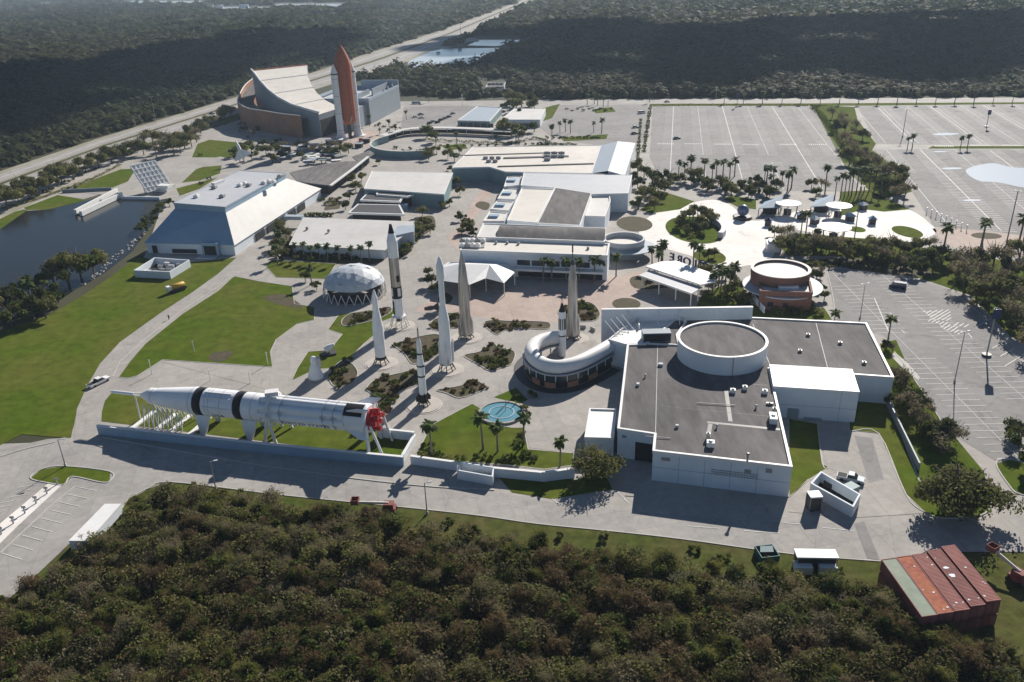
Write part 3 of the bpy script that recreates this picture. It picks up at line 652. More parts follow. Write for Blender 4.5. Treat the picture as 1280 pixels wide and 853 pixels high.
# open canopy beside the letters
can = thing('canopy', 'white flat canopy over a ticket area with a lower grey lean-to edge', 'canopy', G(850,362))
up = ccw(GP([(807,333),(826,327),(845,326),(898,344),(893,352),(876,356)], 5.6)); MB().prism(up, 5.2, 5.6, bottom=True).build('roof', M['white'], can)
lo = ccw(GP([(799,344),(812,338),(878,359),(865,367)], 4.6)); MB().prism(lo, 4.3, 4.6, bottom=True).build('lean_to', M['grey_roof'], can)
MB().strip(GP([(799,344),(865,367)], 4.6), .3, 4.1, 4.68).build('fascia', M['white'], can)
for x, y in ((803,345),(824,352),(845,359),(864,366),(873,360),(893,351),(842,331)): q = G(x, y, 4.4); MB().tube([(q.x, q.y, 0), (q.x, q.y, 4.3)], .2).build('post', M['white'], can)
# standing letters seen from behind
def text_mesh(name, body, size, ext, m, off=0.0, align='BASELINE', sp=1.0):
    cu = bpy.data.curves.new(name, 'FONT'); cu.body = body; cu.size = size; cu.extrude = ext; cu.offset = off; cu.align_x = 'CENTER'; cu.resolution_u = 3
    cu.align_y = 'CENTER' if align == 'CENTER' else 'BOTTOM_BASELINE'; cu.space_character = sp
    tmp = bpy.data.objects.new('text_source', cu); COL.objects.link(tmp); dg = bpy.context.evaluated_depsgraph_get(); dg.update()
    me = bpy.data.meshes.new_from_object(tmp.evaluated_get(dg)); bpy.data.objects.remove(tmp); bpy.data.curves.remove(cu)
    me.name = name; me.materials.clear(); me.materials.append(M[m]); o = bpy.data.objects.new(name, me); COL.objects.link(o); return o

la = G(840,327); lb = G(897,344); dl = (lb-la); rzl = atan2(dl.y, dl.x)
for k, chh in enumerate('EROLPXE'):
    o = text_mesh('sign_letter', chh, 4.4, .25, 'navy', .06)
    q = la.lerp(lb, k/6.0); o.location = (q.x, q.y, .15); o.rotation_euler = (pi/2, 0, rzl+pi)
    nth = ['first', 'second', 'third', 'fourth', 'fifth', 'sixth', 'seventh'][k]
    tag(o, 'dark standing sign letter %s, %s from the left, behind the white canopy' % (chh, nth), 'letter', 'standing letters behind the canopy')

# ---- central complex
front, fp = building('exhibit_hall', 'white flat-roofed exhibit hall facing the rocket garden with a dark entrance front', 'building', [(580,299),(762,306),(759,321),(575,314)], 8.6, 'white_wall', 'cream_roof', 'white', .5, .5)
a, b = G(575,314,8.6), G(759,321,8.6); L = (b-a).length
on_wall(front, a, b, [(L*.4, L*.97, 0.1, 2.9)], 'entrance_shade_panel', 'black', .1); on_wall(front, a, b, [(L*.395+k*5.2, L*.395+k*5.2+4.6, 4.3, 6.2) for k in range(5)], 'window', 'glass', .1)  # black panel paints in the shade of the deep entrance recess
on_wall(front, a, b, [(L*.39, L*.98, 3.2, 3.9)], 'entrance_canopy', 'white', 3.2)
MB().box(G(590,308,8.6), (9, 5, .3), -.03).build('plant_platform', M['metal'], front)
for k in range(9): unit(front, (578+(k % 5)*6.5, 303+(k//5)*6), 8.8, (1.7, 1.7, 1.3), 'white' if k % 3 else 'metal')
for px in ((620,305),(634,305),(648,306),(735,312)): unit(front, px, 8.6, (.9, .9, .8), 'metal')
mid, mp = building('curved_dark_roof_hall', 'hall with a long dark low-vaulted roof behind the white exhibit hall', 'building', [(604,280),(757,286),(756,303),(596,297)], 9.6, 'white_wall', 'white_roof', 'white', .4, .3)
vp = GP([(627,282),(757,286),(756,302),(621,297)], 9.6)
mb = MB(); pts = []
for k in range(9):
    t = k/8; h = 9.65+1.6*sin(pi*t)
    for e0, e1 in ((vp[0], vp[3]), (vp[1], vp[2])): q = e0.lerp(e1, t); pts.append((q.x, q.y, h))
mb.add(pts, [(2*k, 2*k+1, 2*k+3, 2*k+2) for k in range(8)], 0, True); mb.add(pts, [tuple(range(0, 18, 2)), tuple(range(17, 0, -2))]); mb.build('vault', M['dark_roof'], mid)
whr, wp = building('gallery', 'white-roofed gallery block beside the dark pitched roof in the centre of the complex', 'building', [(652,236),(693,237),(671,279),(634,276)], 8.6, 'white_wall', 'cream_roof', 'white', .4, .3)
drk, dp = building('dark_pitched_hall', 'hall with a dark sloping roof in the middle of the white complex', 'building', [(694,235),(739,242),(725,282),(672,279)], 9.0, 'white_wall', 'dark_roof', 'white', .25, .1)
gry, gp_ = building('exhibit_block', 'long pale grey-roofed block crossing the middle of the complex', 'building', [(655,216),(790,219),(785,242),(736,243),(694,235),(651,232)], 8.2, 'white_wall', 'grey_roof', 'white', .3, .15)
far, fp_ = building('entrance_complex', 'large cream-roofed building with open roof slots at the far end of the complex', 'building', [(591,184),(752,182),(740,217),(632,215),(612,209),(565,210)], 7.6, 'teal_wall', 'cream_roof', 'white', .4, .2)
for px, s in (((670,197), (34, 3.2, .35)), ((637,193), (58, 1.4, .3)), ((682,207), (48, 1.6, .4))): MB().box(G(*px, 7.6), s, -.02).build('roof_slot', M['dark_metal'], far)
for k in range(7): unit(far, (684+(k % 3)*9, 193+(k//3)*4), 7.6, (3.2, 1.2, 1.4), 'metal')
for k in range(5): unit(far, (607+k*4, 199+(k % 2)*4), 7.6, (2.5, 1.2, 1.3), 'metal')
blu, bp_ = building('blue_roof_wing', 'ridged wing with one blue-grey and one pale roof slope beside the car park hedge', 'building', [(752,182),(794,179),(781,220),(740,218)], 8.0, 'white_wall', 'grey_roof')
s1 = GP([(752,181.5),(772,180.5),(760,218),(740,217)], 8.0)
mb = MB(); mb.add([(s1[0].x, s1[0].y, 8.03), (s1[1].x, s1[1].y, 9.6), (s1[2].x, s1[2].y, 9.6), (s1[3].x, s1[3].y, 8.03)], [(3, 2, 1, 0)]); mb.build('roof_slope', M['blue_roof'], blu)
s2 = GP([(772,180.5),(794,179),(781,219.5),(760,218)], 8.0)
mb = MB(); mb.add([(s2[0].x, s2[0].y, 9.6), (s2[1].x, s2[1].y, 8.03), (s2[2].x, s2[2].y, 8.03), (s2[3].x, s2[3].y, 9.6), (s2[3].x, s2[3].y, 8.03), (s2[0].x, s2[0].y, 8.03)], [(3, 2, 1, 0), (3, 4, 2)]); mb.build('roof_slope', M['grey_roof'], blu)
sid, sp_ = building('side_wing', 'small white wing with a rounded end on the right of the dark pitched hall', 'building', [(740,245),(762,245),(763,252),(760,262),(756,272),(728,271)], 7.0, 'white_wall', 'white_roof', 'white', .35, .5)
# stepped white terraces on the left flank of the complex
for px, z, lab, rf in (([(634,222),(652,220),(650,232),(630,234)], 6.0, 'small white terrace block with a grey roof, topmost of the stepped flank', 'grey_roof'),
                 ([(630,236),(650,237),(643,250),(622,249)], 5.2, 'white terrace block second down the stepped flank', 'white_roof'),
                 ([(621,252),(642,253),(635,264),(613,262)], 5.0, 'white terrace block third down the stepped flank', 'white_roof'),
                 ([(612,265),(634,267),(630,277),(604,277)], 5.6, 'white terrace block at the foot of the stepped flank', 'cream_roof')):
    r_, p_ = building('terrace_block', lab, 'building', px, z, 'white_wall', rf, 'white', .3, .3); r_['group'] = 'stepped terrace blocks of the central complex'
    q = sum(p_, Vector())/4; MB().box((q.x-1, q.y, z), (4, 3, .9), -.2).build('roof_unit', M['blue_slate'], r_)
# round glazed end on the right
rc = G(780,300,5.5)
rnd_b = thing('round_pavilion', 'round white pavilion with a curved parapet wall on the right end of the exhibit hall', 'building', (rc.x, rc.y, 0))
R0 = 7.5
MB().prism(circle(rc, R0, n=40), 0, 5.0, top=False, sm=True).build('wall', M['grey_wall'], rnd_b); MB().prism(circle(rc, R0-.3, n=40), 4.3, 4.5).build('roof', M['cream_roof'], rnd_b)
MB().ring(circle(rc, R0+.2, n=40), circle(rc, R0-.5, n=40), 4.6, 6.3).build('parapet', M['grey_roof'], rnd_b)
MB().ring(circle(rc+Vector((1.5, -1.5, 0)), R0+2.2, n=40), circle(rc+Vector((1.5, -1.5, 0)), R0-1.6, n=40), 3.2, 3.5).build('glass_canopy', M['blue_roof'], rnd_b)
# tent
tpk = thing('tent', 'white peaked fabric tent at the left front of the exhibit hall', 'tent', G(597,350))
apx = [G(575,330,7.5), G(612,331,7.0)]; rimp = GP([(547,336),(552,351),(587,356),(607,348),(630,354),(643,341),(634,330),(600,328),(560,328)], 4.6)
mb = MB(); vs = [tuple(q) for q in rimp]+[tuple(q) for q in apx]; nn = len(rimp)
fs = []
for i in range(nn):
    j = (i+1) % nn; side = nn if i in (0, 1, 7, 8) else nn+1
    fs.append((i, j, side))
fs += [(2, nn+1, nn), (7, nn, nn+1)]
mb.add(vs, fs); mb.build('canopy', M['white'], tpk)
for q in rimp: MB().tube([(q.x, q.y, 0), (q.x, q.y, 4.6)], .15).build('pole', M['white'], tpk)

# ---- left buildings
EFL, EFR, EBR = G(180,304,4.2), G(293,307,4.2), G(402,236,4.2); EBL = EFL+EBR-EFR
zt = 16.0; TFL, TFR, TBR = G(217,254,zt), G(281,259,zt), G(357,217,zt); TBL = TFL+TBR-TFR
big = thing('mansard_building', 'big building with blue-grey sloping front and white sloping side beside the pond', 'building', ((EFL.x+EBR.x)/2, (EFL.y+EBR.y)/2, 0))
TP = [q-Vector((0, 0, 2.3)) for q in (TFL, TFR, TBR, TBL)]
def face(name, pts, m, root): return MB().add([tuple(q) for q in pts], [tuple(range(len(pts)))]).build(name, M[m], root)
face('front_slope', [EFL, EFR, TP[1], TP[0]], 'blue_slate', big); face('side_slope', [EFR, EBR, TP[2], TP[1]], 'white_roof', big)
face('back_slope', [EBR, EBL, TP[3], TP[2]], 'blue_slate', big); face('pond_slope', [EBL, EFL, TP[0], TP[3]], 'blue_slate', big)
face('flat_roof', [TFL, TFR, TBR, TBL], 'grey_roof', big)
tpz = ccw([TFL, TFR, TBR, TBL]); MB().ring(inset(tpz, -.15), inset(tpz, .25), zt-.5, zt+.12).build('roof_edge', M['blue_roof'], big)
MB().prism(inset(tpz, .05), zt-2.5, zt-.02, top=False).build('fascia', M['blue_slate'], big)
wl = inset(ccw([EFL, EFR, EBR, EBL]), .5)
MB().prism(wl, 0, 4.15, top=False).build('wall', M['white_wall'], big)
on_wall(big, EFL, EFR, [(3, 5, .2, 3.2)], 'door', 'dark', -.2); on_wall(big, EFL, EFR, [(11.5, 22, .4, 2.0)], 'loading_opening', 'dark', -.2)
on_wall(big, EFL, EFR, [(25, 32, 0, 5.2)], 'porch', 'blue_slate', 1.0); on_wall(big, EFL, EFR, [(26, 31, .1, 4.0)], 'porch_opening', 'dark', 1.06); on_wall(big, EFL, EFR, [(24.5, 32, 0.02, .4)], 'porch_step', 'grey_roof', 5.0)
LB = (EBR-EFR).length
on_wall(big, EFR, EBR, [(18+k*10.5, 26+k*10.5, .2, 3.2) for k in range(int((LB-26)/10.5))], 'bay_opening', 'dark', -.3)
for px in ((246,247),(278,247),(300,233),(306,231),(311,233),(330,230),(336,228),(342,229),(268,236),(350,222)): unit(big, px, zt, (2.0, 2.0, 1.1), 'metal' if px[0] % 3 else 'white')
MB().box(G(273,230,zt), (7, 1.6, 1.2), 1.2).build('roof_unit', M['white'], big)


shedA = thing('white_pavilion', 'white single-slope roofed pavilion behind the geodesic dome', 'building', (*G(430,300).to_2d(), 0))
ra = [G(379,272,5.6), G(518,277,5.6), G(510,290,4.8), G(481,313,4.0), G(361,306,4.0)]
mb = MB(); mb.add([tuple(q) for q in ra], [(0, 4, 3, 2, 1)]); mb.add([tuple(q-Vector((0, 0, .35))) for q in ra]+[tuple(q) for q in ra], [(i, (i+1) % 5, 5+(i+1) % 5, 5+i) for i in range(5)]); mb.build('roof', M['white_roof'], shedA)
MB().prism(inset(ccw([Vector((q.x, q.y, 0)) for q in ra]), 1.2), 0, 3.7, top=False).build('wall', M['white_wall'], shedA)
gb = ccw(GP([(497,283),(518,280),(517,290),(489,296)], 5.2)); MB().prism(gb, 0, 5.3).build('gable_block', M['blue_roof'], shedA)
for px in ((384,287),(411,290)): unit(shedA, px, 5.0, (1, .8, .9), 'metal')
MB().box(G(368,274,3), (8, 3, 1.5), -.2).build('side_roof', M['blue_roof'], shedA)
shedB, pB = building('white_roof_hall', 'white-roofed hall with dark stepped porch roofs in front', 'building', [(465,214),(566,216),(555,243),(455,236)], 6.4, 'teal_wall', 'white_roof', 'white', .3, .1)
for px, z in (([(472,232),(543,233),(510,246),(470,243)], 5.4), ([(461,239),(510,240),(500,252),(450,250)], 4.6), ([(447,255),(500,256),(506,268),(435,266)], 3.8)):
    q = ccw(GP(px, z)); MB().prism(q, z-.8, z, bottom=True).build('porch_roof', M['white'], shedB); MB().prism(inset(q, .8), z, z+.03).build('porch_deck', M['dark_solar'], shedB)
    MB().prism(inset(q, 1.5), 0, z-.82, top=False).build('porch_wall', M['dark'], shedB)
for px in ((542,240),(551,250),(506,262)): q = G(*px); MB().box(q, (3, 2, 2.6), -.2).build('blue_kiosk', M['blue_slate'], shedB)

# ---- shuttle building
P0 = G(402,172); dW = Vector((cos(R(122)), sin(R(122)), 0))
crv = []
for (tx, ty), (bx, by) in (((402,141),(402,172)), ((385,137),(388,170)), ((365,131),(369,166)), ((348,122),(353,161)), ((335,112),(341,155)), ((325,101),(332,149)), ((318,92),(326,143)), ((314,87),(322,138))):
    q = G(bx, by); rel = q-Vector((0, 0, CAM_H)); kk = (426.5-ty)/FPX   # height whose image lies on row ty
    q.z = (kk*rel.dot(FW)-rel.dot(UP))/(UP.z-kk*FW.z); crv.append(q)
off = G(390,86,crv[-2].z-1)-crv[-2]; off.z = 0
off2 = G(424,133,crv[0].z)-crv[0]; off2.z = 0
sh = thing('shuttle_hall', 'huge hall with swooping white roof and copper-coloured curved base beside the orange tank', 'building', (P0.x, P0.y, 0))
n = len(crv); mb = MB()
rr_ = [c+off2.lerp(off, i/(n-1)) for i, c in enumerate(crv)]
mb.add([tuple(q-Vector((0, 0, 1.2))) for q in crv]+[tuple(q-Vector((0, 0, 1.2))) for q in rr_], [(i, n+i, n+i+1, i+1) for i in range(n-1)], 0, True)
mb.build('roof', M['cream_roof'], sh)
mb = MB(); mb.add([tuple(q) for q in crv]+[(q.x, q.y, 0) for q in crv], [(i, i+1, n+i+1, n+i) for i in range(n-1)]); mb.build('swoop_wall', M['grey_wall'], sh)
mb = MB(); mb.add([tuple(q-Vector((0, 0, 1.2))) for q in rr_]+[(q.x, q.y, 0) for q in rr_], [(i, n+i, n+i+1, i+1) for i in range(n-1)]); mb.build('side_wall', M['grey_wall'], sh)
mb = MB(); a, b = crv[0], rr_[0]; mb.add([(a.x, a.y, 0), (b.x, b.y, 0), (b.x, b.y, b.z-1.2), (a.x, a.y, a.z-1.2)], [(0, 1, 2, 3)]); mb.build('front_wall', M['grey_wall'], sh)
mb = MB(); a, b = crv[-1], rr_[-1]; mb.add([(a.x, a.y, 0), (b.x, b.y, 0), (b.x, b.y, b.z-1.2), (a.x, a.y, a.z-1.2)], [(3, 2, 1, 0)]); mb.build('back_wall', M['copper_wall'], sh)
MB().tube([q+Vector((0, 0, .1)) for q in crv], .8, 6).build('roof_edge', M['white'], sh)
MB().tube([rr_[-1]+Vector((0, 0, -1)), crv[-1]+Vector((0, 0, -1))], .7, 6).build('back_edge', M['orange'], sh)
for t in (.3, .52, .74):
    i = t*(n-1); k = int(i); f = i-k; a = crv[k].lerp(crv[k+1], f); b = rr_[k].lerp(rr_[k+1], f)
    MB().tube([a+Vector((0, 0, -1.1)), b+Vector((0, 0, -1.1))], .35, 6).build('roof_seam', M['grey_roof'], sh)
on_wall(sh, crv[0], rr_[0], [(1, 24, .1, 11)], 'entrance_opening', 'dark', .2)
cb = smooth(GP([(322,130),(311,135),(304,142),(301,150),(306,157),(316,162),(333,165),(356,169.5),(379,172.5)]), False, 4)
zz = [14.0+7*max(0, 1-i/9.0) for i in range(len(cb))]
MB().strip(cb, 1.0, 0, zz).build('copper_base', M['copper_wall'], sh)
mb = MB(); m_ = len(cb); inn = [q+Vector((9, 10, 0)) for q in cb]
mb.add([(q.x, q.y, zz[i]-3) for i, q in enumerate(cb)]+[(q.x, q.y, zz[i]-3) for i, q in enumerate(inn)], [(i, i+1, m_+i+1, m_+i) for i in range(m_-1)]); mb.build('base_roof', M['dark_roof'], sh)
MB().tube([q+Vector((0, 0, zz[i]+.1)) for i, q in enumerate(cb)], .45, 6).build('base_edge', M['cream_roof'], sh)
for k in (12, 17, 22): q = cb[min(k, m_-2)]; dd = (cb[min(k, m_-2)+1]-q); MB().box((q.x-.3, q.y-.6, .3), (5, .8, 3), atan2(dd.y, dd.x)).build('window', M['dark'], sh)
# grey wing
A_, B_ = G(465,155), G(500,136); u = (B_-A_).normalized(); v = Vector((-u.y, u.x, 0)); A_ = A_-u*2
wg = ccw([A_, B_+u*2, B_+u*2+v*44, A_+v*44])
wing = thing('grey_wing', 'tall grey box wing with an open roof terrace right of the orange tank', 'building', ((A_.x+B_.x)/2, (A_.y+B_.y)/2, 0))
MB().prism(wg, 0, 16, top=False).build('wall', M['grey_wall'], wing); MB().prism(inset(wg, .1), 14.5, 15).build('roof', M['grey_roof'], wing)
MB().ring(inset(wg, -.1), inset(wg, .8), 16, 17.8).build('parapet', M['blue_roof'], wing)
pf = (B_-A_).length
MB().strip([A_+u*pf*.45+v*8, B_+v*8], 1, 15, 20).build('screen', M['grey_wall'], wing); MB().strip([B_+u*1, B_+u*1+v*30], 1, 15, 21.5).build('screen', M['blue_roof'], wing)
MB().strip([A_+v*14, A_+u*pf*.6+v*14], 1, 15, 18.5).build('screen', M['grey_wall'], wing)
for t in (.5, .66, .82): q = A_.lerp(B_, t)+v*.5; MB().box((q.x, q.y, 16), (1, 1, 4)).build('pillar', M['grey_roof'], wing)
an = ccw([A_+v*2-u*1, A_+v*30-u*1, A_+v*30-u*26, A_+v*2-u*26])
MB().prism(an, 0, 14).build('front_annex', M['grey_wall'], wing)
# ---- far middle
b1, p1 = building('blue_office', 'low building with a blue-grey roof and dark glazed front near the far car park', 'building', [(597,133),(627,135),(612,152),(572,151)], 4.6, 'teal_wall', 'blue_roof', 'white', .5, .3)
a, b = G(572,151,4.6), G(612,152,4.6); on_wall(b1, a, b, [(2+k*5, 5.5+k*5, .6, 3.2) for k in range(5)], 'window', 'glass', .1)
b2, p2 = building('white_office', 'low building with a bright white roof among trees near the far car park', 'building', [(643,136),(682,136),(675,150),(626,150)], 4.8, 'white_wall', 'white_roof', 'white', .4, .2)
a, b = G(626,150,4.8), G(675,150,4.8); on_wall(b2, a, b, [(2, 25, .4, 2.6)], 'window', 'glass', .1)
b3, p3 = building('small_depot', 'tiny open-roofed depot at the edge of the far woods', 'building', [(610,104),(632,103),(630,109),(607,110)], 4.0, 'white_wall', 'dark_roof', 'grey_roof', .6, .5)
for k in range(4): unit(b3, (612+k*5, 106), 4.0, (3, 3, 1.5), 'metal')
wkp = smooth(GP([(478,170),(500,163),(525,160),(570,160),(640,163)], 4.0), False, 5)
wk = thing('covered_walkway', 'long curved covered walkway with a white roof in front of the blue-roofed office', 'walkway', G(560,166))
MB().strip(wkp, 6.0, 3.7, 4.1).build('roof', M['white_roof'], wk)
for q in wkp[::2]:
    for dx in (-2.2, 2.2): MB().tube([(q.x, q.y+dx, 0), (q.x, q.y+dx, 3.7)], .2, 6).build('column', M['white'], wk)
MB().strip([q+Vector((0, 1.5, 0)) for q in wkp], .3, .3, 2.4).build('stall_row', M['dark'], wk)
fc = G(520,185); ft = thing('round_court', 'round sunken court enclosed by a pale curved wall in front of the covered walkway', 'wall', (fc.x, fc.y, 0))
arc = [Vector((fc.x+27*cos(t), fc.y+30*sin(t), 0)) for t in [pi*.75+k*pi/18 for k in range(17)]]
MB().strip(arc, .6, 0, 4.0).build('curved_wall', M['teal_wall'], ft); MB().strip([q for q in arc], 1.0, 4.0, 4.2).build('coping', M['white_roof'], ft)
hg = thing('low_market_roof', 'group of low dark grey roofs beside the swooping hall forecourt', 'building', G(410,215))
for px, z, m in (([(362,216),(405,205),(432,202),(452,201),(440,212),(413,232),(372,227)], 5.5, 'dark_roof'), ([(440,196),(462,188),(468,192),(450,204)], 5, 'dark_roof')):
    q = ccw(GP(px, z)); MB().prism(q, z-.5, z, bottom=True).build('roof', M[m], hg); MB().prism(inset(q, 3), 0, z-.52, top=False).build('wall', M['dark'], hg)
q = GP([(413,232),(440,212),(460,196)], 5.5); MB().strip(q, 1.2, 5.1, 5.7).build('fascia', M['white'], hg)
rr2 = random.Random(3)
for k in range(16):
    x, y = 345+rr2.random()*80, 188+rr2.random()*18
    q = G(x, y); MB().box(q+Vector((0, 0, 2.2)), (rr2.uniform(4, 9), rr2.uniform(3, 5), .3), rr2.uniform(-.6, .6)).tube([q, q+Vector((0, 0, 2.2))], .3).build('awning', M[rr2.choice(['grey_roof', 'teal_wall', 'white', 'blue_roof', 'metal'])], hg)

# ---- space memorial mirror, platform and bridge
mir = thing('memorial_mirror', 'tilted white memorial slab with a lattice back standing at the pond edge', 'monument', G(193,243))
hgt, W, az, bt = 16.5, 14.0, R(-37), R(42)
nrm = Vector((cos(az)*cos(bt), sin(az)*cos(bt), sin(bt))); d = Vector((-sin(az), cos(az), 0)); up_ = Vector((-cos(az)*sin(bt), -sin(az)*sin(bt), cos(bt)))
base = G(185,244)+Vector((0, 0, 1.2)); mb = MB()
def pt(s, t, o=0.0): return base+d*s+up_*t-nrm*o
c8 = [pt(0, 0), pt(W, 0), pt(W, hgt), pt(0, hgt), pt(0, 0, .6), pt(W, 0, .6), pt(W, hgt, .6), pt(0, hgt, .6)]
mb.add([tuple(q) for q in c8], [(0, 1, 2, 3), (7, 6, 5, 4), (0, 4, 5, 1), (1, 5, 6, 2), (2, 6, 7, 3), (3, 7, 4, 0)]); mb.build('slab', M['white'], mir)
mb = MB()
for k in range(7): mb.tube([pt(W*k/6, .2, -.3), pt(W*k/6, hgt-.2, -.3)], .22, 5)
for k in range(7): mb.tube([pt(0, hgt*k/6, -.3), pt(W, hgt*k/6, -.3)], .22, 5)
mb.build('lattice', M['white'], mir)
mb = MB()
for s in (.15, .5, .85): mb.tube([pt(W*s, hgt*.7, .5), Vector((pt(W*s, hgt*.5, .5).x, pt(W*s, hgt*.5, .5).y, 0))], .3, 6)
mb.build('strut', M['white'], mir); MB().box(G(204,238), (10, 7, 2.6), -.3).box(G(203,240)+Vector((2, -1, 2.6)), (6, 4, 1.2), -.2).build('turntable', M['white'], mir)
brg_ = thing('bridge', 'long white angled footbridge platform reaching out over the pond', 'bridge', G(120,255))
for l in (((94,265),(146,238)), ((101,267),(152,243))):
    q = GP(l, 1.6); MB().strip(q, 1.2, .3, 2.6).build('parapet', M['white'], brg_)
MB().prism(ccw(GP([(94,266),(146,239),(152,243),(101,268)], 1.0)), .2, .7, bottom=True).build('deck', M['dark'], brg_)
sw = sheet('memorial_terrace', [(78,238),(140,236),(165,225),(185,228),(215,225),(225,246),(200,250),(152,249),(130,244)], 0.09, 'concrete')
pw = thing('pond_wall', 'low white retaining wall along the pond below the memorial slab', 'wall', G(180,249)); MB().strip(GP([(152,249),(200,250)]), .6, 0, 1.4).build('panel', M['white_wall'], pw)
pw = thing('pond_wall', 'dark low wall between the lawn and the pond left of the footbridge', 'wall', G(60,252)); MB().strip(GP([(78,241),(140,238)]), .6, 0, 1.6).build('panel', M['grey_wall'], pw)
# rocks on the bank
mb = MB(); rr3 = random.Random(5)
for k in range(70):
    t = rr3.random(); a = Vector(G(105,357)).lerp(G(182,290), t) if rr3.random() < .8 else Vector(G(10,398)).lerp(G(40,388), t)
    q = a+Vector((rr3.uniform(-1.5, 1.5), rr3.uniform(-1.5, 1.5), 0)); s = rr3.uniform(.25, .65)
    mb.lathe([(0, s), (s*.5, s*.9), (s*.9, s*.3)], q, (rr3.uniform(-.3, .3), rr3.uniform(-.3, .3), 1), 6, sm=False)
tag(mb.build('rocks', M['kerb']), 'pale boulders piled along the pond bank', 'rocks', kind='stuff')
# walled plant enclosure on the lawn
enc = thing('plant_enclosure', 'open-topped white walled enclosure of machinery on the lawn by the mansard building', 'enclosure', G(202,335))
ep = ccw(GP([(167,338),(212,340),(237,325),(193,322)], 2.8)); MB().ring(ep, inset(ep, .4), 0, 2.8).build('wall', M['white_wall'], enc)
MB().prism(inset(ep, .41), 0, .3).build('floor', M['dark'], enc)
rr4 = random.Random(9)
for k in range(14):
    q = ep[0].lerp(ep[1], rr4.uniform(.12, .88)).lerp(ep[3].lerp(ep[2], rr4.uniform(.12, .88)), rr4.uniform(.15, .85)); q.z = .3
    MB().box(q, (rr4.uniform(1, 2.6), rr4.uniform(.8, 1.4), rr4.uniform(.8, 2)), -.2).build('machine', M[rr4.choice(['metal', 'dark_metal', 'white', 'grey_roof'])], enc)
# ---------------------------------------------------------------- shuttle stack display
def stack_tank():
    b = G(438,172); z0 = 8.0
    t = thing('fuel_tank', 'giant orange fuel tank standing upright with a pointed nose between two white boosters', 'fuel tank', (b.x, b.y, 0))
    r = 5.1
    MB().lathe([(0, .5), (1, 2.8), (2.2, 4.2), (3.6, 4.95), (4.2, r), (29, r)], (b.x, b.y, z0), n=32).build('hydrogen_section', M['orange_foam'], t)
    MB().lathe([(29, r+.06), (36, r+.06)], (b.x, b.y, z0), n=32).build('intertank', M['orange_foam'], t)
    prof = [(36, r)]
    for k in range(1, 11): f = k/10; prof.append((36+f*13.5, r*(1-f**1.9)+.05))
    MB().lathe(prof+[(51, .06)], (b.x, b.y, z0), n=32).build('nose_section', M['orange_foam'], t)
    MB().ring(circle(b, r+.12, n=32), circle(b, r-.4, n=32), z0+28.8, z0+29.2).ring(circle(b, r+.12, n=32), circle(b, r-.4, n=32), z0+35.8, z0+36.2).build('band', M['rust_orange'], t)
    MB().tube([(b.x+3.5, b.y-r+.9, z0+4), (b.x+3.5, b.y-r+.9, z0+37)], .28, 6).build('feed_line', M['orange_foam'], t)
    for s in (-1, 1): MB().tube([(b.x+s*2.5, b.y-3.6, z0+4), (b.x+s*2.2, b.y-6.2, z0+2.4), (b.x+s*3.4, b.y-5.2, z0+6)], .4, 6).build('strut', M['cream_roof'], t)
    MB().tube([(b.x, b.y, 0), (b.x, b.y, z0+.8)], 1.2, 10).build('pedestal', M['dark_metal'], t)
stack_tank()
for nm, bp, zt_ in (('left of the orange fuel tank', (427,175), 47), ('right of the orange fuel tank', (448,170), 47)):
    b = G(*bp); r = 2.15
    t = thing('booster', 'tall white rocket booster with a pointed cap standing %s' % nm, 'booster', (b.x, b.y, 0), 'boosters beside the tank')
    MB().lathe([(0, 3.3), (.5, 3.2), (4.2, r+.1), (5, r), (40.5, r)], b, n=24).build('casing', M['white'], t)
    MB().lathe([(40.5, r), (41.2, r), (46.2, .45), (46.8, .05)], b, n=24).build('nose_cone', M['white'], t)
    for z in (6, 16.5, 27, 37.5): MB().ring(circle(b, r+.1, n=24), circle(b, r-.2, n=24), z, z+.4).build('joint_ring', M['grey_roof'], t)
    MB().ring(circle(b, r+.03, n=24), circle(b, r-.2, n=24), 40.2, 40.9).build('black_band', M['black'], t)
    MB().prism(circle(b, 5, n=20), 0, .5).build('plinth', M['white'], t)
# ---------------------------------------------------------------- rocket garden
def pad(b, r=4.2):
    tag(MB().prism(circle(b, r, n=32), .0, .25).ring(circle(b, r*1.12, n=32), circle(b, r*1.0, n=32), 0, .12).build('rocket_pad', M['pad']), kind='structure')
def rocket(label, px, profs, name='display_rocket', stand=1.2, padr=4.2):
    b = G(*px); t = thing(name, label, 'rocket', (b.x, b.y, 0), 'upright rockets of the rocket garden')
    pad(b, padr)
    for pn, m, prof, n in profs: MB().lathe(prof, b+Vector((0, 0, .25)), n=n).build(pn, M[m], t)
    return t, b
def fins(t, b, r0, r1, z0, z1, m='white', n=4, a0=.4, th=.2):
    for k in range(n):
        a = a0+k*2*pi/n; c, s = cos(a), sin(a); w = Vector((-s, c, 0))*th/2
        o = b+Vector((0, 0, .25)); e = [o+Vector((c*r0, s*r0, z0)), o+Vector((c*r1, s*r1, z0)), o+Vector((c*r1, s*r1, z0+(z1-z0)*.45)), o+Vector((c*r0, s*r0, z1))]
        mb = MB(); mb.add([tuple(q-w) for q in e]+[tuple(q+w) for q in e], [(0, 1, 2, 3), (7, 6, 5, 4), (0, 4, 5, 1), (1, 5, 6, 2), (2, 6, 7, 3), (3, 7, 4, 0)]); mb.build('fin', M[m], t)
